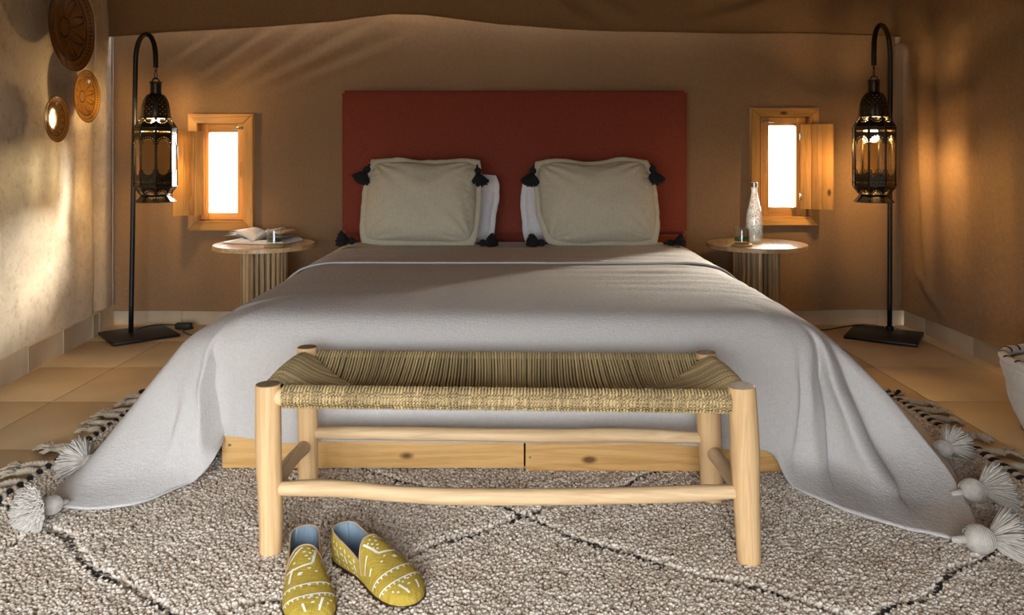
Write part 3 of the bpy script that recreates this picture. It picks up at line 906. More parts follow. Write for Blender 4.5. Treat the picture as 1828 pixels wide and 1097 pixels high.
def yarn_tassel(mb_head, mb_skirt, base, axis, r_head, L, spread_a, n, thick, rr, droop=None):
    """wrapped ball head and a fan of yarn strands; floor-limited"""
    axis = V(axis).normalized()
    a = V((0, 0, 1)) if abs(axis.z) < .8 else V((1, 0, 0))
    e1 = (a - axis * a.dot(axis)).normalized(); e2 = axis.cross(e1)
    base = V(base)
    prof = []
    for k in range(13):
        t = k / 12
        prof.append((base + axis * (t * 2 * r_head), r_head * math.sqrt(max(0.02, 1 - (2 * t - 1) ** 2))))
    mb_head.tube([p for p, r in prof], [r for p, r in prof], 18)
    mb_head.tube([base - axis * r_head * .9, base + axis * .2 * r_head], [r_head * .22, r_head * .35], 8)
    for k in range(9):                                     # wrapped windings
        t = .15 + .7 * k / 8
        rr_ = r_head * math.sqrt(max(0.02, 1 - (2 * t - 1) ** 2)) * 1.01
        c = base + axis * (t * 2 * r_head)
        mb_head.tube([c + (e1 * math.cos(q) + e2 * math.sin(q)) * rr_ + axis * .15 * r_head * math.sin(q) for q in [2 * math.pi * w / 14 for w in range(15)]], r_head * .045, 4, caps=False)
    s0 = base + axis * (1.85 * r_head)
    for k in range(n):
        ph = rr.uniform(0, 2 * math.pi); rad = math.sqrt(rr.random())
        d = (axis + (e1 * math.cos(ph) + e2 * math.sin(ph)) * rad * spread_a).normalized()
        l = L * rr.uniform(.88, 1.05)
        pts = []
        for t in (0, .33, .66, 1.0):
            p = s0 + (e1 * math.cos(ph) + e2 * math.sin(ph)) * rad * r_head * .45 + d * l * t + V((0, 0, -.12 * l * t * t)) + V((rr.uniform(-1, 1), rr.uniform(-1, 1), rr.uniform(-1, 1))) * .0035 * t
            p.z = max(p.z, .026 + .004 * rr.random()) if droop is None else max(p.z, droop)
            pts.append(p)
        mb_skirt.tube(pts, [thick, thick, thick, thick * .9], 4)

def spread_tassel(base, axis, r, L, sp, n, seed):
    h, k = MB(), MB()
    yarn_tassel(h, k, base, axis, r, L, sp, n, .0021, random.Random(seed))
    t = h.build('tassel', M['yarn'], spread, smooth=True)
    k.build('tassel_skirt', M['yarn'], t, smooth=True)
spread_tassel(F(108, 897, .052), (-.50, -.86, .16), .025, .070, 1.5, 950, 1)
spread_tassel(F(174, 832, .06), (-.85, .30, .16), .026, .072, 1.25, 620, 2)
spread_tassel(F(1722, 962, .052), (.95, -.12, .10), .033, .080, 1.15, 700, 3)
spread_tassel(F(1716, 878, .055), (.95, .02, .16), .031, .080, 1.1, 640, 4)
spread_tassel(F(1672, 806, .055), (.7, .30, .16), .027, .07, 1.1, 420, 5)

# ------------------------------------------------------------------ cushions and pillows
def pillow(bl, br, tr, tl, thick, flange, n=48, seed=0, pinch=.05, wr=1.0, exp=2.6):
    """corners in world space; returns body and flange meshes and the normal"""
    bl, br, tr, tl = map(V, (bl, br, tr, tl))
    nrm = (br - bl).cross(tl - bl).normalized()       # faces the camera side
    if nrm.y > 0: nrm = -nrm
    def pos(u, v):
        s = (u + 1) / 2; t = (v + 1) / 2
        p = bl * (1 - s) * (1 - t) + br * s * (1 - t) + tr * s * t + tl * (1 - s) * t
        c = bl * .25 + br * .25 + tr * .25 + tl * .25
        u, v = u * math.sqrt(1 - .20 * v ** 4), v * math.sqrt(1 - .20 * u ** 4)
        s = (u + 1) / 2; t = (v + 1) / 2
        p = bl * (1 - s) * (1 - t) + br * s * (1 - t) + tr * s * t + tl * (1 - s) * t
        ku = 1 - pinch * (1 - v * v) * abs(u) ** 2; kv = 1 - pinch * (1 - u * u) * abs(v) ** 2
        ex = ((br - bl) + (tr - tl)) * .5; ey = ((tl - bl) + (tr - br)) * .5
        sag = .020 * max(0, v) ** 2 * math.exp(-(u / .45) ** 2) if wr > 2 else 0
        wob = .012 * nz(u * 1.7 + seed, v * 1.7, 8.0)
        return p - ex * .5 * u * (1 - ku) - ey * .5 * v * (1 - kv) + ex.normalized() * wob * abs(u) + ey.normalized() * (wob * abs(v) * .8 - sag)
    def th(u, v):
        a = max(0, 1 - abs(u) ** exp) * max(0, 1 - abs(v) ** exp)
        return thick * a ** .5
    def wrk(u, v):
        r = 0.0
        for (cu, cv) in ((-1, -1), (1, -1), (1, 1), (-1, 1)):
            du, dv = u - cu, v - cv
            an = math.atan2(dv, du); d = math.hypot(du, dv)
            r += math.sin(an * 17 + seed + cu * 3) * math.exp(-d * 2.6) * .006
        ed = min(1 - abs(u), 1 - abs(v))
        r += .006 * nz(u * 9 + seed, v * 9, 2) * math.exp(-ed * 7)
        r += .004 * nz(u * 2.2 + seed, v * 2.2, 5)
        return r * wr
    body = MB()
    for sgn in (1, -1):
        body.grid(lambda s, t: pos(2*s-1, 2*t-1) + nrm * sgn * (th(2*s-1, 2*t-1) + wrk(2*s-1, 2*t-1) * min(1, th(2*s-1, 2*t-1) / (.4 * thick))) if sgn > 0 else pos(1-2*s, 2*t-1) - nrm * .8 * th(1-2*s, 2*t-1), n, n)
    fl = MB()
    if flange > 0:
        m = 160
        ring = []
        for k in range(m):
            q = 4 * k / m; e = int(q); f = (q - e) * 2 - 1
            u, v = [(f, -1), (1, f), (-f, 1), (-1, -f)][e]
            ring.append((u, v))
        c = (bl + br + tr + tl) * .25
        vsf = []
        for k, (u, v) in enumerate(ring):
            p = pos(u, v)
            ex = (br - bl).normalized(); ey = (tl - bl).normalized()
            wv = nrm * (.018 * nz(k * .14 + seed, 1) + .006 * nz(k * .4, seed))
            cu = .6 if abs(u) + abs(v) > 1.93 else 1.0
            o = ex * (flange * (u if abs(u) == 1 else u ** 9)) + ey * (flange * (v if abs(v) == 1 else v ** 9))
            o = o * (0.95 + .28 * nz(k * .13, seed + 3))
            inner = p - (ex * u + ey * v) * .012
            vsf += [inner + nrm * .006, p + o * .5 + nrm * .005 + wv * .5, p + o + nrm * .003 + wv, p + o - nrm * .003 + wv, p + o * .5 - nrm * .005 + wv * .5, inner - nrm * .006]
        fsf = []
        for k in range(m):
            k2 = (k + 1) % m
            for a in range(5):
                fsf.append((k * 6 + a, k2 * 6 + a, k2 * 6 + a + 1, k * 6 + a + 1))
        fl.add(vsf, fsf)
    return body, fl, nrm

def black_tassel(parent, base, axis, seed, L=.060, r=.019, sp=1.15, droop=.3):
    h, k = MB(), MB()
    yarn_tassel(h, k, base, axis, r, L, sp, 330, .0026, random.Random(seed), droop=droop)
    t = h.build('tassel', M['yarn_black'], parent, smooth=True)
    k.build('tassel_skirt', M['yarn_black'], t, smooth=True)

# white pillows first (they lean on the headboard)
def wpillow(bl, br, tr, tl, th, fl, seed, label):
    b, f, n = pillow(bl, br, tr, tl, th, fl, 44, seed, .03, 2.2)
    c = (V(bl) + V(br)) / 2
    e = empty('pillow', (c.x, c.y, c.z)); tag(e, label, 'pillow', 'white pillows against the headboard')
    b.build('pillow_body', M['cotton'], e, smooth=True); f.build('flange', M['cotton'], e, smooth=True)
wpillow(P(700, 434, 4.19), P(876, 434, 4.19), P(888, 316, 4.28), P(690, 316, 4.28), .060, .026, 1, 'white cotton pillow peeking out right of the left sage cushion')
wpillow(P(690, 427, 4.30), P(874, 427, 4.30), P(878, 330, 4.35), P(690, 325, 4.35), .035, .02, 2, 'white cotton pillow at the back of the left pair, against the headboard')
wpillow(P(938, 434, 4.19), P(1110, 434, 4.19), P(1110, 318, 4.28), P(934, 318, 4.28), .060, .026, 3, 'white cotton pillow peeking out left of the right sage cushion')
wpillow(P(944, 427, 4.30), P(1110, 427, 4.30), P(1110, 314, 4.35), P(944, 312, 4.35), .035, .02, 4, 'white cotton pillow at the back of the right pair, against the headboard')

def cushion(bl, br, tr, tl, seed, label):
    b, f, n = pillow(bl, br, tr, tl, .115, .024, 70, seed, .030, 2.6)
    c = (V(bl) + V(br)) / 2
    e = empty('cushion', (c.x, c.y, c.z)); tag(e, label, 'cushion', 'sage cushions with black tassels')
    b.build('cushion_body', M['linen'], e, smooth=True); f.build('flange', M['linen'], e, smooth=True)
    return e
cl = cushion(P(642, 433, 4.00), P(850, 436, 4.00), P(858, 287, 4.13), P(660, 285, 4.13), 3, 'sage linen cushion with black tassels on the left of the bed')
black_tassel(cl, P(658, 297, 4.10), (-.45, -.35, -.9), 11)
black_tassel(cl, P(852, 299, 4.10), (.12, -.35, -.95), 12)
black_tassel(cl, P(634, 430, 3.98), (-.95, -.3, .1), 13, droop=.522)
black_tassel(cl, P(856, 434, 3.98), (.9, -.4, .1), 14, droop=.522)
cr = cushion(P(972, 436, 4.00), P(1178, 434, 4.00), P(1160, 285, 4.13), P(950, 288, 4.13), 8, 'sage linen cushion with black tassels on the right of the bed')
black_tassel(cr, P(952, 299, 4.10), (-.2, -.35, -.95), 15)
black_tassel(cr, P(1164, 296, 4.10), (.15, -.35, -.95), 16)
black_tassel(cr, P(972, 434, 3.98), (-.9, -.4, .1), 17, droop=.522)
black_tassel(cr, P(1190, 434, 4.0), (.9, -.2, .05), 18, droop=.522)

# ------------------------------------------------------------------ fast numpy meshes
def fast_obj(name, verts, quads, mat, parent=None, smooth=True, tint=None, loc=None):
    verts = np.asarray(verts, dtype=np.float32)
    off = np.array(wloc(parent) if parent is not None else (loc if loc is not None else (0, 0, 0)), dtype=np.float32)
    verts = verts - off
    quads = np.asarray(quads, dtype=np.int32)
    k = quads.shape[1]
    me = bpy.data.meshes.new(name)
    me.vertices.add(len(verts)); me.vertices.foreach_set('co', verts.ravel())
    me.loops.add(quads.size); me.loops.foreach_set('vertex_index', quads.ravel())
    me.polygons.add(len(quads))
    me.polygons.foreach_set('loop_start', np.arange(0, quads.size, k, dtype=np.int32))
    me.polygons.foreach_set('loop_total', np.full(len(quads), k, dtype=np.int32))
    me.update(calc_edges=True)
    me.polygons.foreach_set('use_smooth', np.full(len(quads), smooth))
    if tint is not None:
        a = me.attributes.new('tint', 'FLOAT_COLOR', 'POINT')
        a.data.foreach_set('color', np.asarray(tint, dtype=np.float32).ravel())
    me.validate()
    me.materials.append(mat)
    o = bpy.data.objects.new(name, me); COL.objects.link(o)
    if parent is not None: o.parent = parent
    elif loc is not None: o.location = loc
    return o

def np_tube(P_, rad, seg=4, phase=0.0):
    """P_ (n,3) -> verts, quads of a tube"""
    n = len(P_)
    T = np.gradient(P_, axis=0); T /= np.linalg.norm(T, axis=1, keepdims=True) + 1e-12
    up = np.tile(np.array([0.0, 0.0, 1.0]), (n, 1))
    bad = np.abs(T[:, 2]) > .95
    up[bad] = (1, 0, 0)
    N = up - T * (up * T).sum(1, keepdims=True); N /= np.linalg.norm(N, axis=1, keepdims=True) + 1e-12
    B = np.cross(T, N)
    an = phase + 2 * np.pi * np.arange(seg) / seg
    r = np.broadcast_to(np.asarray(rad), (n,))
    vs = P_[:, None, :] + r[:, None, None] * (N[:, None, :] * np.cos(an)[None, :, None] + B[:, None, :] * np.sin(an)[None, :, None])
    i = np.arange(n - 1)[:, None] * seg; k = np.arange(seg)[None, :]; k2 = (k + 1) % seg
    q = np.stack([i + k, i + k2, i + seg + k2, i + seg + k], -1).reshape(-1, 4)
    return vs.reshape(-1, 3), q

class Acc:
    def __init__(s): s.v = []; s.q = []; s.n = 0; s.c = []
    def add(s, v, q, col=None):
        s.v.append(v); s.q.append(q + s.n); s.n += len(v)
        if col is not None: s.c.append(np.tile(np.array(col, dtype=np.float32), (len(v), 1)))
    def out(s):
        return np.concatenate(s.v), np.concatenate(s.q)

def resample(P_, step):
    P_ = np.asarray(P_, dtype=float)
    d = np.r_[0, np.cumsum(np.linalg.norm(np.diff(P_, axis=0), axis=1))]
    n = max(3, int(d[-1] / step))
    t = np.linspace(0, d[-1], n)
    return np.stack([np.interp(t, d, P_[:, k]) for k in range(3)], 1), t

def rope(acc, path, r=.0034, pitch=.0150, step=.0036, ph=0.0, axis=(0, 0, 1), seg=4, plies=2, col=None):
    Q, t = resample(path, step)
    T = np.gradient(Q, axis=0); T /= np.linalg.norm(T, axis=1, keepdims=True) + 1e-12
    a = np.array(axis, float)
    B = np.cross(T, np.tile(a, (len(T), 1))); bad = np.linalg.norm(B, axis=1) < .2
    B[bad] = np.cross(T[bad], np.array([0.3, 0.8, 0.5]))
    B /= np.linalg.norm(B, axis=1, keepdims=True) + 1e-12
    N = np.cross(B, T)
    for s in range(plies):
        an = ph + 2 * np.pi * t / pitch + 2 * np.pi * s / plies
        S = Q + (N * np.cos(an)[:, None] + B * np.sin(an)[:, None]) * r * .48
        v, q = np_tube(S, r * .66, seg)
        acc.add(v, q, col)

# ------------------------------------------------------------------ rug
RX0, RX1, RY0, RY1 = -1.43, 1.51, 1.30, 3.17
rug = empty('rug', (0.04, 2.2, 0.0))
tag(rug, 'thick cream-beige wool rug with dark diamond lines under the bench', 'rug')
MB().bbox((RX0, RY0, .001), (RX1, RY1, .009), .002).build('backing', M['rug_base'], rug)
LINES_PX = [[(-40, 880), (85, 945), (135, 980), (230, 1045), (312, 1085), (380, 1125)], [(300, 1150), (410, 1092), (560, 1040), (690, 1000), (780, 970), (860, 946), (900, 934), (925, 922)],
            [(560, 800), (671, 840), (753, 868), (850, 893), (895, 905), (925, 922), (965, 934), (1000, 946), (1065, 968), (1150, 995), (1280, 1027), (1400, 1060), (1500, 1090), (1600, 1120)],
            [(925, 922), (962, 907), (1093, 867), (1144, 851), (1250, 820)], [(1480, 1140), (1590, 1090), (1700, 1025), (1780, 970), (1828, 938), (1900, 900)],
            [(1660, 870), (1730, 890), (1790, 897), (1850, 912)], [(120, 960), (75, 940), (20, 975), (-60, 1010)]]
LINES = [np.array([(F(a, b, .02).x, F(a, b, .02).y) for a, b in l]) for l in LINES_PX]
def line_dist(xy):
    best = np.full(len(xy), 9.0)
    for L in LINES:
        for a, b in zip(L, L[1:]):
            d = b - a
            t = np.clip(((xy - a) @ d) / (d @ d), 0, 1)
            best = np.minimum(best, np.linalg.norm(xy - a - t[:, None] * d, axis=1))
    return best
rg = np.random.default_rng(5)
sp = .0072
gx, gy = np.meshgrid(np.arange(RX0 + .010, RX1 - .008, sp), np.arange(RY0 + .006, RY1 - .004, sp * .9))
xy = np.stack([gx.ravel(), gy.ravel()], 1)
xy += rg.uniform(-.45, .45, xy.shape) * sp
keep = ~((np.abs(xy[:, 0]) < .80) & (xy[:, 1] > 2.46))
keep &= xy[:, 1] > 1.45
xy = xy[keep]
wob = np.stack([.012 * np.sin(xy[:, 1] * 23 + xy[:, 0] * 9), .010 * np.sin(xy[:, 0] * 27 + xy[:, 1] * 5)], 1)
ld = line_dist(xy + wob)
n = len(xy)
# slow colour drift: a few sums of sines and cellular noise
def sn(x, y, s): return np.sin(x * 7.1 * s + 1.7 * np.sin(y * 5.3 * s)) * np.sin(y * 8.3 * s + 1.3 * np.sin(x * 6.1 * s))
drift = .35 * sn(xy[:, 0], xy[:, 1], 1.0) + .4 * sn(xy[:, 0] + 4, xy[:, 1] + 2, 3.1)
mixv = np.clip(.55 + .22 * drift + rg.normal(0, .28, n), 0, 1)
mixv = np.where((ld > .010) & (ld < .035), np.clip(mixv + .22, 0, 1), mixv)
ca, cb_ = np.array([.40, .30, .215]), np.array([.82, .735, .635])
colr = ca + (cb_ - ca) * mixv[:, None]
lint = np.clip(.5 + .9 * sn(xy[:, 0] + 1, xy[:, 1], 2.2), 0, 1)           # line thread comes and goes
dark = (ld < .0020 + .0040 * lint)
colr[dark] = np.array([.028, .028, .032]) * rg.uniform(.7, 1.6, (dark.sum(), 1)) + (1 - lint[dark])[:, None] * np.array([.10, .075, .055])
hgt = .0150 + .0045 * rg.random(n) + .003 * drift
hgt = np.where(ld < .012, .0085 + .0015 * rg.random(n), hgt)
rad = .0046 + .0018 * rg.random(n)
lean = rg.normal(0, .0055, (n, 2)) + np.array([.0015, -.0035])
RN, SG = 3, 4
an = rg.uniform(0, 2 * np.pi, n)[:, None] + 2 * np.pi * np.arange(SG)[None, :] / SG
rings = []
for (fz, fr, fl_) in ((0.0, .75, 0.0), (.50, 1.0, .45), (.88, .80, .95)):
    c = np.stack([xy[:, 0] + lean[:, 0] * fl_, xy[:, 1] + lean[:, 1] * fl_, .006 + hgt * fz], 1)
    ring = np.stack([c[:, None, 0] + np.cos(an) * (rad * fr)[:, None], c[:, None, 1] + np.sin(an) * (rad * fr)[:, None], np.repeat(c[:, None, 2], SG, 1)], -1)
    rings.append(ring)
tip = np.stack([xy[:, 0] + lean[:, 0] * 1.05, xy[:, 1] + lean[:, 1] * 1.05, .006 + hgt], 1)[:, None, :]
VV = np.concatenate(rings + [tip], 1)                       # n, 13, 3
nvt = RN * SG + 1
base = (np.arange(n) * nvt)[:, None]
tri = []
for r_ in range(RN - 1):
    for k in range(SG):
        k2 = (k + 1) % SG
        tri += [(r_ * SG + k, r_ * SG + k2, (r_ + 1) * SG + k2), (r_ * SG + k, (r_ + 1) * SG + k2, (r_ + 1) * SG + k)]
for k in range(SG):
    tri.append(((RN - 1) * SG + k, (RN - 1) * SG + (k + 1) % SG, RN * SG))
tri = np.array(tri)
TT = (base[:, :, None] + tri[None, :, :]).reshape(-1, 3)
shade = np.concatenate([np.repeat(np.array([1.0, 1.0, 1.0]), SG), [1.0]])
tint = np.ones((n, nvt, 4), dtype=np.float32)
tint[:, :, :3] = colr[:, None, :] * shade[None, :, None]
pile = fast_obj('pile', VV.reshape(-1, 3), TT, M['pile'], rug, True, tint.reshape(-1, 4))
pile['kind'] = 'stuff'
# braided two-colour edge cords
for (sx, x0, ya, yb) in ((-1, RX0, 1.45, 3.19), (1, RX1, 1.45, 3.19)):
    for k, mt in enumerate(('yarn_black', 'yarn_rug')):
        ac = Acc()
        path = [(x0 + .006 * math.sin(y * 3) + sx * .010, y, .016) for y in np.linspace(ya, yb, 60)]
        path += [(x0 + sx * .03, yb + .012, .012), (x0 + sx * .085, yb + .02, .010)]
        Q, t = resample(path, .004)
        an_ = 2 * np.pi * t / .046 + math.pi * k
        S = Q + np.stack([np.cos(an_) * .0075, np.zeros(len(t)), np.sin(an_) * .0055], 1)
        v_, q_ = np_tube(S, .0080, 6)
        ac.add(v_, q_)
        o = fast_obj('edge_cord', *ac.out(), M[mt], rug)
# fringe tassels
def fringe(x, y, ang, L, seed):
    r_ = random.Random(seed)
    ac = Acc()
    d = V((math.cos(ang), math.sin(ang), 0)); pn = V((-d.y, d.x, 0))
    bend = r_.uniform(-.03, .03)
    path = []
    for k in range(13):
        t = k / 12
        path.append(V((x, y, .012 - .003 * t + .006 * math.sin(math.pi * t))) + d * L * .62 * t + pn * (bend * math.sin(t * 2.2)))
    rope(ac, [tuple(p) for p in path], r=.0105, pitch=.034, step=.004, seg=5, plies=3)
    e = path[-1]; dd = (path[-1] - path[-2]).normalized()
    for k in range(26):
        a = r_.uniform(-.8, .8); dk = V((dd.x * math.cos(a) - dd.y * math.sin(a), dd.x * math.sin(a) + dd.y * math.cos(a), 0))
        pts = [e - dd * .006 + pn * r_.uniform(-.006, .006) + dk * L * .42 * t * r_.uniform(.75, 1.1) + V((0, 0, -.004 + .016 * math.sin(t * 3.0) * r_.uniform(.2, 1) )) for t in (0, .35, .7, 1.0)]
        for p in pts: p.z = max(p.z, .004)
        v_, q_ = np_tube(np.array([tuple(p) for p in resample([tuple(p) for p in pts], .006)[0]]), .0026, 4)
        ac.add(v_, q_)
    fast_obj('fringe_tassel', *ac.out(), M['yarn_rug'], rug)
for k, y in enumerate([3.13, 3.06, 2.98, 2.90, 2.83, 2.73, 2.62, 2.54, 2.46, 2.39, 2.32, 2.26, 2.20, 2.13]):
    fringe(RX0 - .006, y, math.pi + rnd.uniform(-.45, .35), .135 + rnd.uniform(-.02, .02), 50 + k)
for k, y in enumerate([3.10, 2.99, 2.88, 2.72, 2.555, 2.43, 2.30]):
    fringe(RX1 + .006, y, rnd.uniform(-.35, .25), .150 + rnd.uniform(-.02, .02), 90 + k)

# ------------------------------------------------------------------ bench
FLc, FRc, BLc, BRc = V((-.590, 1.905, 0)), V((.552, 1.864, 0)), V((-.584, 2.235, 0)), V((.546, 2.195, 0))
bench = empty('bench', (-.02, 2.05, .012))
tag(bench, 'peeled-wood bench with a woven seagrass rope seat at the foot of the bed', 'bench')
def leg(top, bot, rt, rm, rb_, seed):
    top, bot = V(top), V(bot)
    ks = []; rs = []
    for k in range(25):
        t = k / 24
        p = bot.lerp(top, t)
        p += V((.0025 * nz(t * 2.2, seed), .0025 * nz(t * 2.2, seed + 4), 0))
        r_ = interp([(0, rb_ * .93), (.03, rb_), (.35, (rb_ + rm) / 2), (.65, rm), (.97, rt), (1, rt * .965)], t) * (1 + .02 * nz(t * 6, seed + 9))
        ks.append(p); rs.append(r_)
    o = MB().tube(ks, rs, 28).build('leg', M['bark_z'], bench, smooth='auto')
    cap = MB(); r_ = rs[-1] * .94
    ax = (top - bot).normalized()
    cap.tube([ks[-1] - ax * .002, ks[-1] + ax * .0012], [r_, r_ * .985], 28)
    cap.build('end_grain', M['endgrain'], o, smooth='auto')
leg((FLc.x - .003, FLc.y, .428), (FLc.x + .004, FLc.y, .012), .0305, .0312, .0275, 1)
leg((FRc.x - .006, FRc.y, .436), (FRc.x + .012, FRc.y, .012), .0330, .0345, .0280, 2)
leg((BLc.x, BLc.y, .436), (BLc.x + .004, BLc.y, .012), .0285, .0290, .0270, 3)
leg((BRc.x - .004, BRc.y, .430), (BRc.x + .016, BRc.y, .012), .0285, .0345, .0300, 4)
def stretcher(keys, r_, mt, seed):
    pts = curve(keys, 36)
    rs = [r_ * (1 + .07 * nz(i * .16, seed)) * (0.80 + .20 * min(1, min(i, 36 - i) / 3)) for i in range(37)]
    MB().tube(pts, rs, 18).build('stretcher', M[mt], bench, smooth='auto')
def LP(px, py, f, a, b): Y = a + (b - a) * f; return P(px, py, Y)
stretcher([P(492, 871, 1.905), P(600, 871, 1.90), P(700, 880, 1.896), P(800, 885, 1.892), P(900, 886, 1.887), P(1050, 885, 1.88), P(1180, 882, 1.872), P(1312, 877, 1.865)], .0195, 'bark_x', 1)
stretcher([P(556, 772, 2.235), P(700, 773, 2.23), P(850, 775, 2.22), P(1000, 777, 2.215), P(1100, 776, 2.21), P(1252, 781, 2.195)], .0190, 'bark_x', 2)
stretcher([V((-.584, 2.225, .160)), V((-.590, 2.07, .168)), V((-.588, 1.915, .160))], .0185, 'bark_y', 3)
stretcher([V((.556, 2.185, .160)), V((.568, 2.03, .152)), V((.560, 1.875, .158))], .0195, 'bark_y', 4)
ZR, RR = .3985, .0225
SW, SD = (FRc - FLc).length, (BLc - FLc).length
def seat_xy(s, t):
    return FLc * (1 - s) * (1 - t) + FRc * s * (1 - t) + BRc * s * t + BLc * (1 - s) * t
def seat_z(s, t):
    d = min(t * SD, (1 - t) * SD, s * SW, (1 - s) * SW)
    endlift = .010 * math.exp(-(min(s, 1 - s) * SW / .05) ** 2) * math.sin(math.pi * t)
    return ZR + RR + .0035 - .046 * math.sin(min(1, d / (SD * .5)) * math.pi / 2) + endlift
weave = Acc()
rr = random.Random(3)
NC = 138
ey = (BLc - FLc).normalized(); ex = (FRc - FLc).normalized()
m0, m1 = .034 / SW, 1 - .034 / SW
for i in range(NC):
    s = m0 + (m1 - m0) * (i + .5) / NC
    slant = .012 * math.sin(i * .13)
    def wrapf():
        return [seat_xy(s, 0) + V((0, -math.cos(a) * (RR + .003), ZR + math.sin(a) * (RR + .003))) for a in [R(-95 + 185 * k / 9) for k in range(10)]]
    def wrapb():
        return [seat_xy(s, 1) + V((0, math.cos(a) * (RR + .003), ZR + math.sin(a) * (RR + .003))) for a in [R(90 - 170 * k / 9) for k in range(10)]]
    lim = min(s * SW, (1 - s) * SW) / SD
    jx = rr.uniform(-.0012, .0012)
    def top(t0, t1, nn):
        out = []
        for k in range(nn + 1):
            t = t0 + (t1 - t0) * k / nn
            p = seat_xy(s, t); p.z = seat_z(s, t) + rr.uniform(-.0006, .0006)
            p.x += jx + slant * math.sin(math.pi * t) * .5
            out.append(p)
        return out
    ph = rr.uniform(0, 6.28)
    tone = rr.uniform(.72, 1.12) * (1 + .10 * math.sin(i * .21)); cc = (.60 * tone, .465 * tone, .24 * tone, 1)
    if lim < .5:
        rope(weave, [tuple(p) for p in wrapf() + top(.02, max(.03, lim), 8)], ph=ph, col=cc)
        rope(weave, [tuple(p) for p in top(1 - max(.03, lim), .98, 8) + wrapb()], ph=ph, col=cc)
    else:
        rope(weave, [tuple(p) for p in wrapf() + top(.02, .98, 22) + wrapb()], ph=ph, col=cc)
NT = 40
for sd in (0, 1):
    for j in range(NT):
        t = .10 + .80 * (j + .5) / NT
        pts = []
        for k in range(9):
            a = R(-80 + 170 * k / 8)
            p = seat_xy(sd, t); sg = -1 if sd == 0 else 1
            p += V((sg * math.cos(a) * (RR + .003), 0, ZR + .010 * math.sin(math.pi * t) + math.sin(a) * (RR + .003)))
            pts.append(p)
        lim = min(t, 1 - t) * SD / SW
        for k in range(1, 11):
            f = lim * k / 10
            s = f if sd == 0 else 1 - f
            p = seat_xy(s, t); p.z = seat_z(s, t) + .002 + rr.uniform(-.0006, .0006)
            p.y += -.012 * math.sin(math.pi * k / 10) * (t - .5)
            pts.append(p)
        tone = rr.uniform(.6, 1.2); rope(weave, [tuple(p) for p in pts], r=.0036, ph=rr.uniform(0, 6.28), col=(.64 * tone, .50 * tone, .27 * tone, 1))
wv = fast_obj('woven_seat', *weave.out(), M['rope_tint'], bench, True, np.concatenate(weave.c))
wv['kind'] = 'stuff'
MB().grid(lambda u, v: (seat_xy(.015 + .97 * u, v).x, seat_xy(.015 + .97 * u, v).y, seat_z(.015 + .97 * u, v) - .0055), 50, 20).build('seat_gap_backing', M['gap_dark'], bench, smooth=True)  # added dark sheet under the cords, painted as shade in the gaps
MB().tube([FLc + V((0, 0, ZR)), FRc + V((0, 0, ZR))], .0215, 12).build('rail', M['bark_x'], bench, smooth='auto')
MB().tube([BLc + V((0, 0, ZR)), BRc + V((0, 0, ZR))], .0215, 12).build('rail', M['bark_x'], bench, smooth='auto')
MB().tube([FLc + V((0, 0, ZR + .004)), BLc + V((0, 0, ZR + .004))], .0205, 12).build('rail', M['bark_y'], bench, smooth='auto')
MB().tube([FRc + V((0, 0, ZR + .004)), BRc + V((0, 0, ZR + .004))], .0205, 12).build('rail', M['bark_y'], bench, smooth='auto')

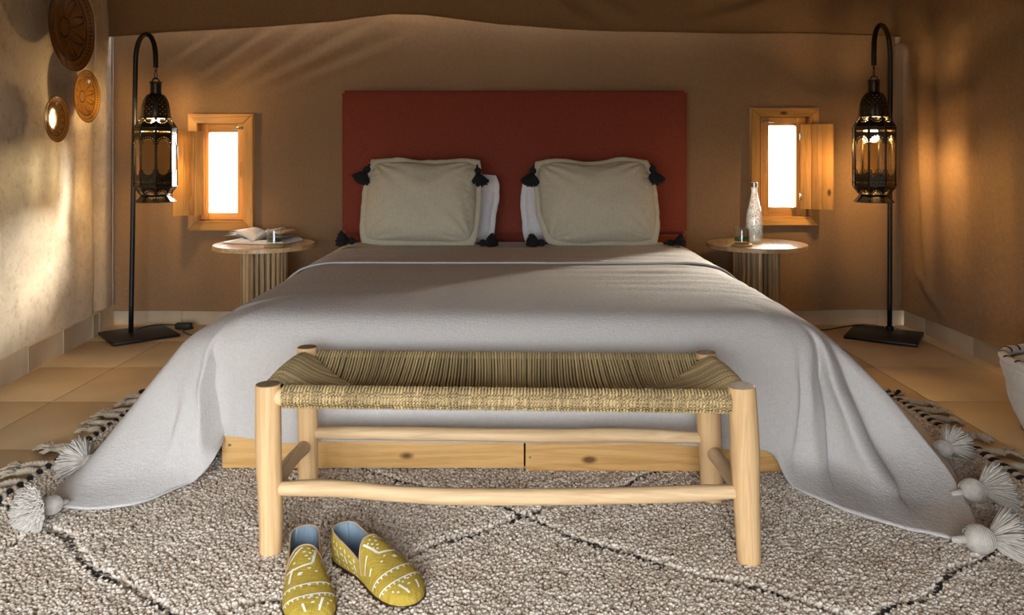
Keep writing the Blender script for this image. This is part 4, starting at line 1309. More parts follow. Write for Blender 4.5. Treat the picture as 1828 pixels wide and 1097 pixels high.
# ------------------------------------------------------------------ slippers
WT = [(a_, b_ * 1.17) for a_, b_ in [(0, 0.0), (.008, .012), (.03, .0215), (.08, .0285), (.16, .0325), (.28, .0335), (.4, .0345), (.52, .0395), (.62, .0445), (.72, .0470), (.81, .0455), (.88, .0405), (.94, .031), (.975, .021), (.993, .011), (1, 0)]]
HT = [(0.34, .088), (.42, .084), (.5, .077), (.6, .066), (.7, .057), (.8, .049), (.88, .042), (.94, .035), (.98, .027), (1, .018)]
QT = [(0, .080), (.06, .078), (.15, .068), (.28, .058), (.40, .046), (.50, .036), (.6, .032)]
TN, ZS = .52, .010
def slipper(heel, toe, bend, label, seed):
    heel, toe = V((heel[0], heel[1], 0)), V((toe[0], toe[1], 0))
    ax = (toe - heel); L = ax.length; ax.normalize(); pn = V((-ax.y, ax.x, 0))
    zf = .0145
    def W(l, w, z):
        c = bend * (math.sin(l * math.pi * .9) - .35 * l) * .012
        rise = .012 * sstep(.55, 1.0, l) * 0 + .010 * (1 - sstep(.05, .45, l)) * 0
        return heel + ax * (l * L) + pn * (w + c) + V((0, 0, zf + z + rise))
    e = empty('slipper', (heel.x, heel.y, zf)); tag(e, label, 'slipper', 'mustard patterned slippers')
    def vamp(l, s, off=0.0):
        w = interp(WT, l); h = interp(HT, l)
        a = s * math.pi / 2
        x = math.copysign(abs(math.sin(a)) ** .85, s) * (w + off)
        z = ZS + (h - ZS + off) * abs(math.cos(a)) ** .75
        return W(l, x, z)
    def tstart(s): return TN - .150 * (1 - abs(s) ** 2.2) ** .9
    def vg(u, v, off=0.0):
        s = u * 2 - 1; l0 = tstart(s)
        l = l0 + (1 - l0) * (1 - (1 - v) ** 1.25)
        return vamp(min(l, .9995), s, off)
    up = MB().grid(lambda u, v: vg(u, v), 48, 50)
    # quarters round the heel
    N = 70
    ls = []
    for k in range(N + 1):
        q = k / N * 2 - 1
        ls.append((TN * (abs(q) ** 1.7), 1 if q > 0 else -1, q))
    def quarter(k, v, off=0.0):
        l, sg, q = ls[k]
        w = interp(WT, l); h = interp(QT, l)
        bulge = .0035 * math.sin(math.pi * v) - .005 * v * sstep(.03, .2, l) + off
        lx = l - (.012 * v if l < .03 else 0) * 0 + (-off / L if l < .02 else 0)
        return W(lx, sg * (w + bulge) if w > 0 else 0, ZS + (h - ZS) * v)
    up.grid(lambda u, v: quarter(int(round(u * N)), v), N, 12)
    uo = up.build('upper', M['mustard'], e, smooth='auto')
    ln = MB().grid(lambda u, v: quarter(int(round(u * N)), v, -.0028), N, 12)
    ln.grid(lambda u, v: vg(u, v, -.0035), 30, 24)
    ln.build('lining', M['lining'], e, smooth='auto')
    # insole
    MB().grid(lambda u, v: W(.01 + v * .98, (u * 2 - 1) * interp(WT, .01 + v * .98) * .97, ZS + .004), 8, 30).build('insole', M['insole'], e, smooth=True)
    # binding along the topline and the tongue
    bd = MB()
    bd.tube([quarter(k, 1.0) for k in range(N + 1)], .0023, 6)
    bd.tube([vamp(tstart(s), s) for s in [(-.93 + 1.86 * k / 50) for k in range(51)]], .0023, 6)
    bd.build('binding', M['binding'], e, smooth=True)
    # sole with heel block
    out = [(l, 1) for l in np.linspace(0, 1, 40)] + [(l, -1) for l in np.linspace(1, 0, 40)[1:-1]]
    so_ = MB(); n_ = len(out); vsl = []
    for z in (0.0, .003, ZS - .001, ZS + .001):
        g = .0022 if 0 < z < ZS else .0005
        for (l, sg) in out:
            vsl.append(W(-.006 + l * 1.014, sg * (interp(WT, l) + g), z if l > .28 else z))
    fsl = [tuple(reversed(range(n_))), tuple(range(3 * n_, 4 * n_))]
    for r_ in range(3):
        for k in range(n_):
            fsl.append((r_ * n_ + k, r_ * n_ + (k + 1) % n_, (r_ + 1) * n_ + (k + 1) % n_, (r_ + 1) * n_ + k))
    so_.add(vsl, fsl).build('sole', M['sole'], e, smooth='auto')
    # printed white marks, hugging the cloth
    mk = MB()
    def ribbon(f, n__, wd):
        ps = [f(k / n__) for k in range(n__ + 1)]
        vs_ = []
        for k, (l, s) in enumerate(ps):
            l2, s2 = ps[min(k + 1, n__)]; l1, s1 = ps[max(k - 1, 0)]
            dl, ds = (l2 - l1) * L, (s2 - s1) * .055
            m_ = math.hypot(dl, ds) + 1e-9
            ol, os_ = -ds / m_ * wd / L, dl / m_ * wd / .055
            for sg in (-.5, .5):
                vs_.append(vamp(min(.995, l + ol * sg), max(-1, min(1, s + os_ * sg)), .0013))
        mk.add(vs_, [(2 * k, 2 * k + 1, 2 * k + 3, 2 * k + 2) for k in range(n__)])
    def dot(l, s, r_=.0022):
        mk.add([vamp(l + r_ * math.cos(a) / L, s + r_ * math.sin(a) / .055, .0014) for a in [2 * math.pi * k / 8 for k in range(8)]], [tuple(range(8))])
    fx = 1 if seed % 2 else -1
    for l0, bow in ((.705, .05), (.80, .055)):
        ribbon(lambda t: (l0 - bow * 0 + bow * (1 - (2 * t - 1) ** 2) * -1 * -1 - .02, -.95 + 1.9 * t), 40, .0032)
        for k in range(11):
            s = -.8 + 1.6 * k / 10
            lb = l0 + bow * (1 - s ** 2) - .02
            ribbon(lambda t: (lb + .022 * t, s), 3, .0026)
    ribbon(lambda t: (.40 + .10 * t, fx * (-.05 - .55 * t)), 12, .0042)
    ribbon(lambda t: (.41 + .14 * t, fx * (.35 - .20 * t)), 12, .0042)
    ribbon(lambda t: (.555 + .02 * math.sin(t * 3.1), fx * (.15 - .75 * t)), 14, .0042)
    ribbon(lambda t: (.56 + .11 * t, fx * (-.35 - .12 * t)), 12, .0042)
    ribbon(lambda t: (.50 + .05 * t, fx * (.45 + .4 * t)), 12, .0036)
    ribbon(lambda t: (.60 + .02 * t, fx * (.55 + .18 * t)), 6, .005)
    ribbon(lambda t: (.62 + .025 * t, fx * (-.12 - .05 * t)), 6, .006)
    ribbon(lambda t: (.87 + .09 * t, fx * (.25 - .1 * t)), 8, .0045)
    ribbon(lambda t: (.89 + .06 * t, fx * (-.25 - .05 * t)), 8, .0045)
    for (l, s) in ((.42, .1), (.44, .22), (.45, -.02), (.465, .12), (.49, .02), (.50, .18), (.52, .08), (.43, -.25), (.47, -.42), (.52, -.3), (.58, -.62), (.61, -.66), (.64, -.7), (.60, .05), (.63, .2), (.86, -.05), (.87, .1), (.90, .0), (.91, .45), (.88, .55), (.93, .15)):
        dot(l, s * fx)
    def qrib(k0, v0, k1, v1, wd=.05):
        ps = []
        for t in range(7):
            f = t / 6
            ps.append((k0 + (k1 - k0) * f, v0 + (v1 - v0) * f))
        vs_ = []
        for (k, v) in ps:
            kk = int(max(0, min(N, round(k))))
            vs_ += [quarter(kk, max(0, v - wd / 2), .0015), quarter(kk, min(1, v + wd / 2), .0015)]
        mk.add(vs_, [(2 * k, 2 * k + 1, 2 * k + 3, 2 * k + 2) for k in range(6)])
    for base_ in (3, 9, 15, 52, 58, 64):
        qrib(base_, .15, base_ + 4, .85, .09)
        for q in range(4): qrib(base_ + q * 1.2 + 2, .22 + .18 * q, base_ + q * 1.2 + 3.2, .24 + .18 * q, .05)
    mk.build('printed_marks', M['mark'], uo)
slipper((-.497, 1.885), (-.402, 1.605), -1, 'mustard slipper with white markings, left one of the pair', 1)
slipper((-.418, 1.895), (-.205, 1.680), 1, 'mustard slipper with white markings, right one of the pair', 2)

# ------------------------------------------------------------------ lantern stands
def stand(name_label, cx, cy, rot, size, pole, tip, ztop, zhook, lean, collar):
    e = empty('lamp_stand', (cx, cy, 0)); tag(e, name_label, 'lamp stand', 'black iron lantern stands')
    hx, hy = size
    mb = MB().bbox((-hx, -hy, .002), (hx, hy, .016), .002)
    rm = Matrix.Rotation(rot, 3, 'Z')
    mb.v = [tuple(rm @ V(p) + V((cx, cy, 0))) for p in mb.v]
    mb.build('base_plate', M['black_metal'], e, smooth='auto')
    p0 = V((pole[0], pole[1], .014)); p1 = V((pole[0] + lean, pole[1], ztop - .17))
    d = V((tip[0] - p1.x, tip[1] - p1.y, 0)); w = d.length; d.normalize()
    pts = [p0.lerp(p1, k / 10) for k in range(11)]
    c = p1 + d * (w / 2)
    for k in range(1, 19):
        a = math.pi * k / 18
        pts.append(c + d * (-w / 2 * math.cos(a)) + V((0, 0, .17 * math.sin(a) ** .75)))
    end = V((tip[0], tip[1], p1.z))
    for k in range(1, 7):
        pts.append(end + V((0, 0, (zhook - p1.z) * k / 6)))
    MB().tube(pts, .0125, 16).build('pole', M['black_metal'], e, smooth=True)
    if collar:
        MB().lathe([(.013, .014), (.020, .014), (.020, .030), (.013, .034)], 20, (pole[0], pole[1], 0)).build('collar', M['black_metal'], e, smooth='auto')
    # small open hook under the pipe end
    hk = [end + V((0, 0, zhook - p1.z - .0)) + V((d.x * .010 * math.sin(a), d.y * .010 * math.sin(a), -.012 + .012 * math.cos(a))) for a in [R(-10 + 300 * k / 16) for k in range(17)]]
    MB().tube(hk, .0028, 8).build('hook', M['black_metal'], e, smooth=True)
    return e
LT = V((P(278, 0, 4.12).x, 4.12, 0)); RT = V((P(1560, 0, 4.05).x, 4.05, 0))
LZ, RZ = .731, .735                                   # undersides of the lanterns
stand('black iron hooked stand holding the lantern by the plaster wall', -2.015, 4.235, R(40), (.165, .165), (-2.075, 4.27), (LT.x, LT.y), 1.622, LZ + .704, .025, False)
stand('black iron hooked stand holding the lantern by the right canvas wall', 2.00, 4.215, R(-33), (.175, .165), (2.085, 4.33), (RT.x, RT.y), 1.668, RZ + .704, .003, True)

# lantern: one of everything, then a copy
def mask_panel(w0, w1, H, solid, cell=.0015):
    """flat pierced sheet in local x (width), z (height); y = 0"""
    nu = int(max(w0, w1) * 2 / cell); nv = int(H / cell)
    return MB().grid(lambda u, v: ((u * 2 - 1) * (w0 + (w1 - w0) * v), 0, v * H), nu, nv,
                     lambda u, v: solid((u * 2 - 1) * (w0 + (w1 - w0) * v), v * H, w0 + (w1 - w0) * v)).clean()
C8 = math.cos(math.pi / 8); S8 = math.sin(math.pi / 8)
RB = .104
def hw(r): return r * S8
HB = .307
def solid_body(x, z, w):
    ax_ = abs(x)
    if ax_ > w - .0035: return True
    for (zc, up) in ((.222, 1), (.085, -1)):
        if math.hypot(x, z - zc) < .0265: return False
    if .088 < z < .219 and ax_ < w - .0060: return False
    for (zc, up) in ((.224, 1), (.083, -1)):
        for k in range(9):
            a = R(8 + 164 * k / 8) * up
            if math.hypot(x - .0335 * math.cos(a), z - zc - .0335 * math.sin(a)) < .0029: return False
    for zc in (.284, .020):
        for k in range(9):
            if abs(x - (-.030 + .0075 * k)) < .0023 and abs(z - zc) < .0045: return False
    return True
def solid_top(x, z, w):
    H = .0615
    if abs(x) > w - .003: return True
    if math.hypot(x, (z - H + .004)) < .020: return False
    for k in range(9):
        a = R(-5 - 170 * k / 8)
        if math.hypot(x - .0275 * math.cos(a), z - H + .006 - .0275 * math.sin(a)) < .0026: return False
    return True
def solid_low(x, z, w):
    if abs(x) > w - .003: return True
    if math.hypot(x, z - .002) < .018: return False
    for k in range(8):
        a = R(8 + 164 * k / 7)
        if math.hypot(x - .0245 * math.cos(a), z - .004 - .0245 * math.sin(a)) < .0026: return False
    return True
def solid_foot(x, z, w):
    return not any(math.hypot(x - q, z - .020) < .0022 for q in (-.016, 0, .016))
lan = empty('lantern', (0, 0, 0))
zf0, zf1 = 0.0, .039
zl1 = zf1 + .0415; zb1 = zl1 + HB; zt1 = zb1 + .053; zd1 = zt1 + .125; zc1 = zd1 + .083
def slant_mesh(name, r0, z0, r1, z1, solid, cell=.0015):
    H = math.hypot((r1 - r0) * C8, z1 - z0)
    mb = mask_panel(hw(r0), hw(r1), H, solid, cell)
    ang = math.atan2((r1 - r0) * C8, z1 - z0)
    # stand it up: outward is +y
    mb.v = [(x, r0 * C8 + z / H * (r1 - r0) * C8, z0 + z / H * (z1 - z0)) for (x, y, z) in mb.v]
    return mb.mesh(name, M['bronze'])
meshes = [('pierced_panel', slant_mesh('pierced_panel', RB, zl1, RB, zb1, solid_body)),
          ('shoulder_panel', slant_mesh('shoulder_panel', RB, zb1, .070, zt1, solid_top)),
          ('lower_panel', slant_mesh('lower_panel', .072, zf1, RB, zl1, solid_low)),
          ('foot_panel', slant_mesh('foot_panel', .098, zf0, .064, zf1, solid_foot))]
gp = MB().bbox((-hw(RB) * .97, RB * C8 - .0045, zl1 + .002), (hw(RB) * .97, RB * C8 - .0025, zb1 - .002)).mesh('glass_pane', M['lantern_glass'])
post = MB()
vx = hw(RB)
post.tube([(vx, RB * C8, zl1 - .002), (vx, RB * C8, zb1 + .002)], .0030, 6)
post.tube([(vx, RB * C8, zb1), (hw(.070), .070 * C8, zt1)], .0028, 6)
post.tube([(vx, RB * C8, zl1), (hw(.072), .072 * C8, zf1)], .0028, 6)
post.tube([(hw(.064), .064 * C8, zf1), (hw(.098), .098 * C8, zf0)], .0022, 6)
postm = post.mesh('corner_post', M['bronze'], True)
for k in range(8):
    rz = k * math.pi / 4
    for nm, me in meshes:
        inst(nm, me, lan, rot=(0, 0, rz))
    inst('glass_pane', gp, lan, rot=(0, 0, rz)); inst('corner_post', postm, lan, rot=(0, 0, rz))
def bands(name, lst):
    mb = MB()
    for (r, z, t) in lst:
        mb.tube([(r * math.cos(R(22.5 + 45 * k)), r * math.sin(R(22.5 + 45 * k)), z) for k in range(9)], t, 6, caps=False)
    mb.build(name, M['bronze'], lan, local=True, smooth=True)
for b_ in [(RB + .001, zb1, .0032), (RB + .001, zl1, .0030), (RB + .0005, zb1 - .012, .0016), (RB + .0005, zb1 - .034, .0016), (RB + .0005, zl1 + .034, .0016)]:
    bands('band', [b_])
for b_ in [(.072, zf1, .003), (.099, zf0 + .001, .0022), (.074, zt1, .0045), (.073, zt1 + .008, .0025)]:
    bands('band', [b_])
# ribbed dome with punched holes
def dome(u, v):
    a = u * 2 * math.pi
    r = .028 + (.071 - .028) * math.sqrt(max(0, 1 - (v * 1.0) ** 2.3)) if v < 1 else .028
    r *= 1 + .035 * abs(math.sin(a * 4)) - .02
    return (r * math.cos(a), r * math.sin(a), zt1 + v * (zd1 - zt1))
def dmask(u, v):
    i = int(u * 160); j = int(v * 50)
    return not (i % 5 == 2 and j % 5 == 2 and 3 < j < 44 and (i // 5 + j // 5) % 2 == 0)
MB().grid(dome, 160, 50, dmask).build('dome', M['bronze'], lan, local=True, smooth=True)
def capf(u, v):
    a = u * 2 * math.pi
    r = .0275 + (.003 if v < .06 or .86 < v else 0)
    return (r * math.cos(a), r * math.sin(a), zd1 - .002 + v * .066)
cp = MB().grid(capf, 40, 24, lambda u, v: not (.40 < v < .9 and abs(u - .75) < .06 and False))
cp.tube([(0, 0, zd1 + .058), (0, 0, zd1 + .064)], [.0285, .012], 24)
cp.build('cap', M['bronze'], lan, local=True, smooth='auto')
lp = MB()
lp.tube([(.018 * math.cos(a), 0, zd1 + .062 + .022 * math.sin(a)) for a in [math.pi * k / 12 for k in range(13)]], .0035, 8)
lp.build('cap_loop', M['bronze'], lan, local=True, smooth=True)
rg_ = MB()
rg_.tube([(0, .017 * math.cos(a), zd1 + .098 + .019 * math.sin(a)) for a in [2 * math.pi * k / 24 for k in range(25)]], .0020, 8, caps=False)
rg_.build('hanging_ring', M['bronze'], lan, local=True, smooth=True)
ZBULB = .338
MB().tube([(0, 0, zt1 + .06), (0, 0, ZBULB + .045)], [.016, .016], 16).build('bulb_socket', M['bronze'], lan, local=True, smooth='auto')
bp_ = [(.0001, ZBULB - .030), (.012, ZBULB - .028), (.022, ZBULB - .019), (.0265, ZBULB - .004), (.024, ZBULB + .012), (.016, ZBULB + .032), (.013, ZBULB + .046)]
MB().lathe(bp_, 24).build('bulb', M['bulb'], lan, local=True, smooth=True)
MB().lathe([(.0001, zf1 + .002), (.070, zf1 + .002)], 8, a0=R(22.5)).build('floor_disc', M['bronze'], lan, local=True)
lan.location = (RT.x, RT.y, RZ); lan.rotation_euler = (0, 0, R(-15))
tag(lan, 'octagonal pierced brass lantern glowing beside the right canvas wall', 'lantern', 'pierced brass lanterns')
lan2 = copy_tree(lan)
lan2.location = (LT.x, LT.y, LZ); lan2.rotation_euler = (0, 0, R(25 + 22.5))
for ch in lan2.children:
    if ch.name.startswith('bulb'): ch.location.z = .062           # its bulb hangs higher, at the shoulder
tag(lan2, 'octagonal pierced brass lantern hanging left of the left window', 'lantern', 'pierced brass lanterns')

# cords
c1 = curve([(-2.06, 4.295, .020), (-2.00, 4.36, .030), (-1.93, 4.40, .024), (-1.87, 4.40, .022)], 20)
c2 = curve([(-1.80, 4.385, .022), (-1.76, 4.33, .021), (-1.79, 4.27, .021), (-1.72, 4.22, .006), (-1.60, 4.24, .006), (-1.42, 4.33, .006), (-1.2, 4.36, .006)], 40)
ce = empty('power_cord', (-1.84, 4.39, .006)); tag(ce, 'black lamp cord with an inline switch beside the left stand', 'cord')
MB().tube(c1, .0032, 8).build('cable', M['cord'], ce, smooth=True)
MB().tube(c2, .0032, 8).build('cable', M['cord'], ce, smooth=True)
sw = MB().bbox((-1.885, 4.375, .004), (-1.795, 4.415, .036), .008).build('inline_switch', M['cord'], ce, smooth=True)
c3 = curve([(2.07, 4.36, .020), (1.98, 4.42, .020), (1.86, 4.40, .012), (1.74, 4.36, .005), (1.5, 4.40, .005), (1.2, 4.36, .005)], 40)
tag(MB().tube(c3, .0032, 8).build('power_cord', M['cord'], smooth=True), 'thin black lamp cord behind the right stand', 'cord')

# ------------------------------------------------------------------ side tables
slat_me = MB().bbox((-.0085, -.009, 0), (.0085, .009, .472), .003).mesh('slat', M['teak'], True)
slat_me.set_sharp_from_angle(angle=R(40))
def side_table(x, y, rz, label):
    e = empty('side_table', (x, y, 0), rz); tag(e, label, 'side table', 'round slatted side tables')
    n_ = 26
    for k in range(n_):
        a = 2 * math.pi * k / n_
        inst('slat', slat_me, e, (.112 * math.cos(a), .112 * math.sin(a), .010), (0, 0, a + math.pi / 2))
    MB().lathe([(0, 0), (.128, 0), (.128, .012), (0, .012)], 40).build('foot_disc', M['teak_top'], e, local=True, smooth='auto')
    MB().lathe([(0, .03), (.098, .03), (.098, .478), (0, .478)], 32).build('core', M['teak'], e, local=True, smooth='auto')
    RTt = .262; cuts = [-.262, -.15, -.035, .08, .18, .262]
    for a, b in zip(cuts, cuts[1:]):
        m_ = 14; top = []; bot = []
        xs_ = [a + .0004 + (b - a - .0008) * k / m_ for k in range(m_ + 1)]
        out = [(q, math.sqrt(max(0, RTt ** 2 - q * q))) for q in xs_] + [(q, -math.sqrt(max(0, RTt ** 2 - q * q))) for q in reversed(xs_)]
        cl_ = []
        for p in out:
            if not cl_ or (abs(p[0] - cl_[-1][0]) + abs(p[1] - cl_[-1][1])) > 1e-5: cl_.append(p)
        if abs(cl_[0][0] - cl_[-1][0]) + abs(cl_[0][1] - cl_[-1][1]) < 1e-5: cl_.pop()
        k = len(cl_)
        mb = MB().add([(p[0], p[1], .482) for p in cl_] + [(p[0], p[1], .503) for p in cl_] + [(p[0] * .993, p[1] * .993, .505) for p in cl_],
                      [tuple(range(k))] + [tuple(reversed(range(2 * k, 3 * k)))] + [(r_ * k + (i + 1) % k, r_ * k + i, (r_ + 1) * k + i, (r_ + 1) * k + (i + 1) % k) for i in range(k) for r_ in (0, 1)])
        mb.build('top_plank', M['teak_top'], e, local=True)
    return e
TLx, TRx, TY = P(472, 0, 4.19).x, P(1350, 0, 4.20).x, 4.20
side_table(TLx, TY - .01, R(20), 'round slatted wooden side table under the left window, with the magazine')
side_table(TRx, TY, R(-15), 'round slatted wooden side table under the right window, with the bottle')
ZT = .505

# magazine lying open
def printed(name, c1, c2, sc_):
    m, nt, b = newmat(name)
    tc = nt.nodes.new('ShaderNodeTexCoord'); v_ = nt.nodes.new('ShaderNodeTexVoronoi'); v_.inputs['Scale'].default_value = sc_
    lnk(nt, tc.outputs['Object'], v_.inputs['Vector'])
    r_ = nt.nodes.new('ShaderNodeValToRGB'); r_.color_ramp.elements[0].color = c4(c1); r_.color_ramp.elements[1].color = c4(c2)
    lnk(nt, v_.outputs['Distance'], r_.inputs['Fac']); lnk(nt, r_.outputs['Color'], b.inputs['Base Color'])
    b.inputs['Roughness'].default_value = .35
    return m
M['print_dark'] = printed('printed_page_dark', (.10, .09, .085), (.42, .40, .38), 14)
M['print_warm'] = printed('printed_page_warm', (.42, .25, .13), (.72, .66, .58), 9)
mag = empty('magazine', (TLx - .025, 4.235, ZT)); tag(mag, 'open magazine with lifted pages on the left side table', 'magazine')
mrot = Matrix.Rotation(R(-12), 3, 'Z')
def leaf(x0, x1, yd, prof, th):
    """sheet from the spine x0 to edge x1; prof(t)->z"""
    mb = MB(); vs_ = []; n_ = 14
    for sgn in (0, 1):
        for k in range(n_ + 1):
            t = k / n_
            for y_ in (-yd / 2, yd / 2):
                vs_.append((x0 + (x1 - x0) * t, y_, prof(t) + sgn * th(t)))
    m_ = (n_ + 1) * 2
    fs_ = []
    for k in range(n_):
        a = 2 * k
        fs_ += [(a, a + 1, a + 3, a + 2), (m_ + a, m_ + a + 2, m_ + a + 3, m_ + a + 1), (a, a + 2, m_ + a + 2, m_ + a), (a + 1, m_ + a + 1, m_ + a + 3, a + 3)]
    fs_ += [(0, m_, m_ + 1, 1), (2 * n_, 2 * n_ + 1, m_ + 2 * n_ + 1, m_ + 2 * n_)]
    mb.add(vs_, fs_)
    mb.v = [tuple(mrot @ V(p)) for p in mb.v]
    return mb
leaf(.0, -.175, .215, lambda t: .001, lambda t: .0012).build('cover', M['print_dark'], mag, local=True)
leaf(.0, .185, .215, lambda t: .001, lambda t: .0012).build('cover', M['print_dark'], mag, local=True)
leaf(.0, -.17, .21, lambda t: .003, lambda t: .004 + .020 * math.sin(min(1, t * 1.5) * math.pi) ** .6 * (1 - t * .5) + .004).build('page_block', M['paper'], mag, local=True, smooth='auto')
leaf(.0, .18, .21, lambda t: .003, lambda t: .004 + .012 * math.sin(t * math.pi) ** .6 + .007).build('page_block', M['paper'], mag, local=True, smooth='auto')
for k, (e1_, h_, mt) in enumerate(((-.168, .040, 'print_dark'), (-.150, .052, 'paper'), (-.135, .062, 'paper'))):
    leaf(.004, e1_, .208, lambda t: .012 + h_ * math.sin(t * 2.0) ** 1.0 * .8 + .004 * k, lambda t: .0007).build('page', M[mt], mag, local=True, smooth=True)
for k, (e1_, h_, mt) in enumerate(((.165, .030, 'print_dark'), (.150, .050, 'print_warm'), (.085, .055, 'paper'))):
    leaf(.004, e1_, .208, lambda t: .012 + h_ * math.sin(t * 2.1) + .003 * k, lambda t: .0007).build('page', M[mt], mag, local=True, smooth=True)

def coaster(x, y, label):
    mb = MB().lathe([(0, 0), (.050, 0), (.053, .003), (.053, .008), (.050, .011), (0, .011)], 40, (x, y, ZT + .0005))
    tag(mb.build('coaster', M['cork'], smooth='auto'), label, 'coaster', 'cork coasters')
def tumbler(x, y, label, tilt=1.0):
    z = ZT + .0125
    e = empty('tumbler', (x, y, z)); tag(e, label, 'glass', 'short green-based tumblers')
    H = .082
    ro = lambda t: .041 - .007 * t
    prof = [(0, 0), (ro(0) - .003, 0), (ro(0), .003)] + [(ro(k / 8), .003 + (H - .003) * k / 8) for k in range(1, 9)] + [(ro(1) - .001, H + .0008), (ro(1) - .0022, H)]
    prof += [(ro(1 - k / 8) - .0025, H - (H - .016) * k / 8) for k in range(1, 8)] + [(ro(0) - .006, .014), (0, .012)]
    MB().lathe(prof, 48).build('glass_wall', M['clear'], e, local=True, smooth=True)
    MB().lathe([(0, .0155), (ro(.2) - .0032, .0165), (ro(.45) - .0032, .036), (0, .036)], 40).build('green_glass_base', M['teal_glass'], e, local=True, smooth='auto')
tlx, tly = P(490, 0, 4.03).x, 4.03
coaster(tlx, tly, 'round cork coaster on the left side table'); tumbler(tlx, tly, 'small green-tinted tumbler on a coaster beside the magazine')
trx, try_ = P(1325, 0, 4.07).x, 4.075
coaster(trx, try_, 'round cork coaster on the right side table'); tumbler(trx, try_, 'small green-tinted tumbler on a coaster beside the bottle')
# bottle
bx, by = P(1347, 0, 4.17).x, 4.175
bo = empty('water_bottle', (bx, by, ZT + .0008)); tag(bo, 'tall clear glass bottle half full of water on the right table', 'bottle')
bprof = [(0, 0), (.036, 0), (.0415, .005), (.0435, .03), (.0440, .09), (.0420, .135), (.036, .175), (.0285, .205), (.0215, .235), (.0165, .262), (.0150, .285), (.0150, .305)]
bfine = [tuple(p)[:2] for p in [(v.x, v.y) for v in curve([(a, b, 0) for a, b in bprof[2:]], 60)]]
outer = bprof[:2] + bfine
inner = [(max(.0001, r_ - .0025), z_ if z_ > .02 else .006) for r_, z_ in reversed(bfine) if z_ > .008]
MB().lathe(outer + inner + [(.0001, .006)], 56).build('glass_wall', M['clear'], bo, local=True, smooth=True)
wat = [(.0001, .0066)] + [(r_ - .0031, max(.0066, z_)) for r_, z_ in bfine if .008 < z_ < .155] + [(.0001, .155)]
MB().lathe(wat, 48).build('water', M['water'], bo, local=True, smooth='auto')
MB().lathe([(.0150, .300), (.0175, .301), (.0178, .322), (.0150, .3245), (0, .325)], 32).build('bottle_cap', M['chrome'], bo, local=True, smooth='auto')

# ------------------------------------------------------------------ wall plates
def glaze(name, c_bg, c_dark, c_acc, petals, scale):
    """painted amber glaze: rings, dotted rim and petals, laid out in the plate's own polar coordinates"""
    m, nt, b = newmat(name)
    N_ = nt.nodes.new
    tc = N_('ShaderNodeTexCoord'); sx = N_('ShaderNodeSeparateXYZ'); lnk(nt, tc.outputs['Object'], sx.inputs[0])
    def mt(op, a, b_=None, c_=None):
        n = N_('ShaderNodeMath'); n.operation = op
        for i, x in enumerate((a, b_, c_)):
            if x is None: continue
            if isinstance(x, (int, float)): n.inputs[i].default_value = x
            else: lnk(nt, x, n.inputs[i])
        return n.outputs[0]
    r_ = mt('SQRT', mt('ADD', mt('MULTIPLY', sx.outputs[0], sx.outputs[0]), mt('MULTIPLY', sx.outputs[1], sx.outputs[1])))
    rn = mt('DIVIDE', r_, scale)
    th_ = mt('ARCTAN2', sx.outputs[1], sx.outputs[0])
    no = N_('ShaderNodeTexNoise'); no.inputs['Scale'].default_value = 30; no.inputs['Detail'].default_value = 4
    lnk(nt, tc.outputs['Object'], no.inputs['Vector'])
    wob = mt('MULTIPLY_ADD', no.outputs['Fac'], .06, -.03)
    rw_ = mt('ADD', rn, wob)
    petal = mt('ABSOLUTE', mt('SUBTRACT', mt('ABSOLUTE', mt('SINE', mt('MULTIPLY', th_, petals / 2))), mt('MULTIPLY', rw_, 1.35)))
    l1 = mt('LESS_THAN', petal, .07)
    l1 = mt('MULTIPLY', l1, mt('LESS_THAN', rn, .70))
    rings = mt('LESS_THAN', mt('ABSOLUTE', mt('SUBTRACT', rw_, .74)), .016)
    rings2 = mt('LESS_THAN', mt('ABSOLUTE', mt('SUBTRACT', rw_, .22)), .02)
    rim = mt('GREATER_THAN', rn, .965)
    dots = mt('MULTIPLY', mt('GREATER_THAN', mt('SINE', mt('MULTIPLY', th_, 56)), .35), mt('LESS_THAN', mt('ABSOLUTE', mt('SUBTRACT', rn, .87)), .035))
    dk = mt('MAXIMUM', mt('MAXIMUM', l1, rings), mt('MAXIMUM', rings2, mt('MAXIMUM', rim, dots)))
    acc = mt('MULTIPLY', mt('GREATER_THAN', mt('SINE', mt('MULTIPLY', th_, petals)), .1), mt('MULTIPLY', mt('LESS_THAN', rn, .70), mt('GREATER_THAN', rn, .3)))
    m1 = N_('ShaderNodeMix'); m1.data_type = 'RGBA'; lnk(nt, mt('MULTIPLY', acc, .6), m1.inputs['Factor']); m1.inputs[6].default_value = c4(c_bg); m1.inputs[7].default_value = c4(c_acc)
    m2 = N_('ShaderNodeMix'); m2.data_type = 'RGBA'; lnk(nt, mt('MULTIPLY', dk, .88), m2.inputs['Factor']); lnk(nt, m1.outputs[2], m2.inputs[6]); m2.inputs[7].default_value = c4(c_dark)
    m3 = N_('ShaderNodeMix'); m3.data_type = 'RGBA'; m3.blend_type = 'MULTIPLY'; m3.inputs['Factor'].default_value = .6
    lnk(nt, m2.outputs[2], m3.inputs[6]); lnk(nt, no.outputs['Color'], m3.inputs[7])
    lnk(nt, m2.outputs[2], b.inputs['Base Color'])
    b.inputs['Roughness'].default_value = .14; b.inputs['Specular IOR Level'].default_value = .6; b.inputs['Coat Weight'].default_value = .5; b.inputs['Coat Roughness'].default_value = .06
    return m
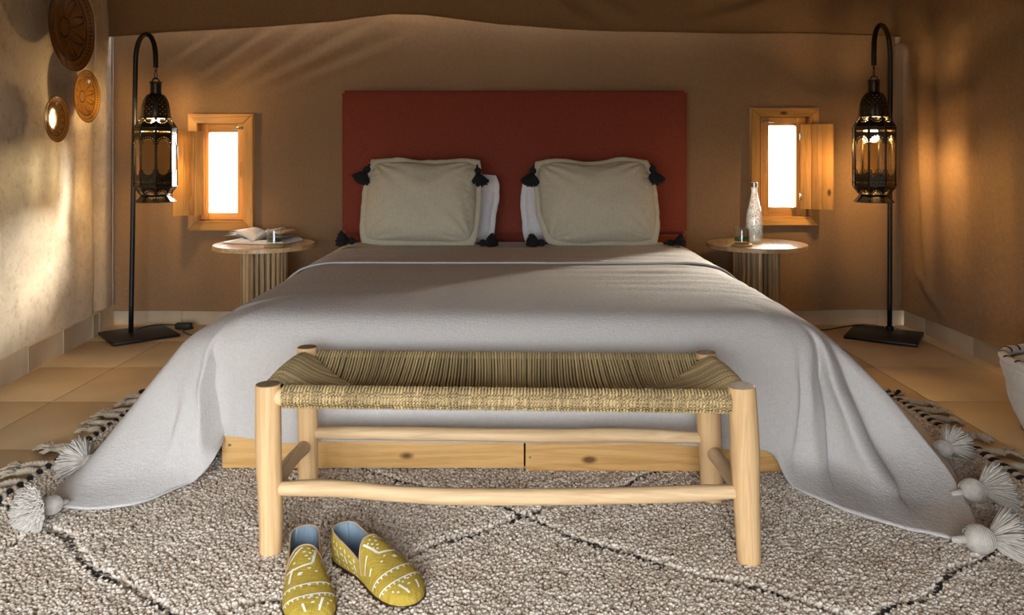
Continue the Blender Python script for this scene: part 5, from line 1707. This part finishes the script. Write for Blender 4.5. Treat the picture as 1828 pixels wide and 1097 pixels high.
def plate(px, py, r_, off, petals, label, cols_, tilt=(0, 0)):
    x = -2.16
    for _ in range(4):
        Y = x * FPX / (px - HX); x = lwx(Y) + off
    z = CAMZ - (py - HY) * Y / FPX
    e = empty('wall_plate', (x, Y, z))
    # face the room: local z -> +x
    ang = math.atan2(1.0, 0.095)
    e.rotation_euler = (R(90) + tilt[0], 0, R(90) + .04 + tilt[1])
    tag(e, label, 'plate', 'amber glazed wall plates')
    d = r_ * .20
    prof = [(.0001, 0), (r_ * .30, .0), (r_ * .52, d * .12), (r_ * .68, d * .45), (r_ * .74, d * .62), (r_ * .78, d * .68), (r_ * .95, d * .92), (r_ * .985, d), (r_, d * .97),
            (r_ * .985, d * .86), (r_ * .76, d * .52), (r_ * .55, -d * .05), (r_ * .4, -d * .15), (.0001, -d * .15)]
    MB().lathe(prof, 72).build('dish', glaze('glaze_%d' % petals, *cols_, petals, r_), e, local=True, smooth='auto')
    MB().lathe([(r_ * .34, -d * .12), (r_ * .38, -d * .45), (r_ * .44, -d * .45), (r_ * .46, -d * .1)], 48).build('foot_ring', M['terracotta'], e, local=True, smooth='auto')
    MB().tube([(-.01, r_ * .8, -d * .1), (0, r_ * .9, -d * .3), (.01, r_ * .8, -d * .1)], .0015, 6).build('hanging_wire', M['black_metal'], e, local=True)
    return e
plate(115, 48, .212, .075, 8, 'large dark amber glazed plate, highest of the three on the plaster wall', ((.17, .066, .012), (.014, .010, .005), (.095, .048, .010)))
plate(147, 172, .132, .070, 10, 'amber glazed plate in the middle, nearest the corner cable', ((.36, .17, .025), (.05, .022, .006), (.26, .10, .018)))
plate(94, 212, .108, .085, 14, 'smallest amber glazed plate, lowest of the three, with bright glints', ((.36, .15, .022), (.045, .018, .006), (.30, .14, .03)))

# ------------------------------------------------------------------ wool bag at the right edge
bc = V((1.980, 2.69, 0)); 
bag = empty('wool_bag', (bc.x, bc.y, 0)); tag(bag, 'cream wool floor bag with black stripes at the right edge', 'bag')
def bagf(u, v, off=0.0):
    a = u * 2 * math.pi
    r_ = interp([(0, .180), (.08, .200), (.3, .222), (.6, .240), (.9, .258), (1, .255)], v) + .010 * nz(math.cos(a) * 2, math.sin(a) * 2, v * 3) + off
    return (bc.x + r_ * math.cos(a), bc.y + r_ * math.sin(a), .004 + v * .255 + .012 * nz(math.cos(a) * 3, math.sin(a) * 3, 2) * v)
MB().grid(bagf, 90, 30).build('bag_wall', M['basket'], bag, smooth=True)
rl = MB()
def roll(u, v):
    a = u * 2 * math.pi; b_ = v * 2 * math.pi
    r_ = .245 + .008 * nz(math.cos(a) * 3, math.sin(a) * 3, 6) + .018 * math.cos(b_)
    return (bc.x + r_ * math.cos(a), bc.y + r_ * math.sin(a), .262 + .010 * nz(math.cos(a) * 3, math.sin(a) * 3, 2) + .016 * math.sin(b_))
rl.grid(roll, 90, 16).build('rolled_rim', M['basket'], bag, smooth=True)
for k in range(22):
    a0 = math.pi * 2 * k / 22
    sb = MB().grid(lambda u, v: V(roll((a0 + .05 * u + .035 * v) / (2 * math.pi), .10 + .42 * v)) + V((0, 0, .0015)), 2, 8)
    sb.build('rim_stripe', M['yarn_black'], bag, smooth=True)
MB().grid(lambda u, v: bagf(u, .025 + .055 * v, .0025), 90, 3).build('lower_stripe', M['yarn_black'], bag, smooth=True)
MB().lathe([(.0001, .004), (.182, .004)], 60, tuple(bc)).build('bag_bottom', M['basket'], bag, smooth=True)
def thr(u, v):
    a = u * 2 * math.pi; r_ = .235 * v
    return (bc.x + r_ * math.cos(a), bc.y + r_ * math.sin(a), .245 + .045 * (1 - v ** 2) + .012 * nz(r_ * 9 * math.cos(a), r_ * 9 * math.sin(a), 3))
MB().grid(thr, 60, 14).build('folded_blanket', M['yarn'], bag, smooth=True)
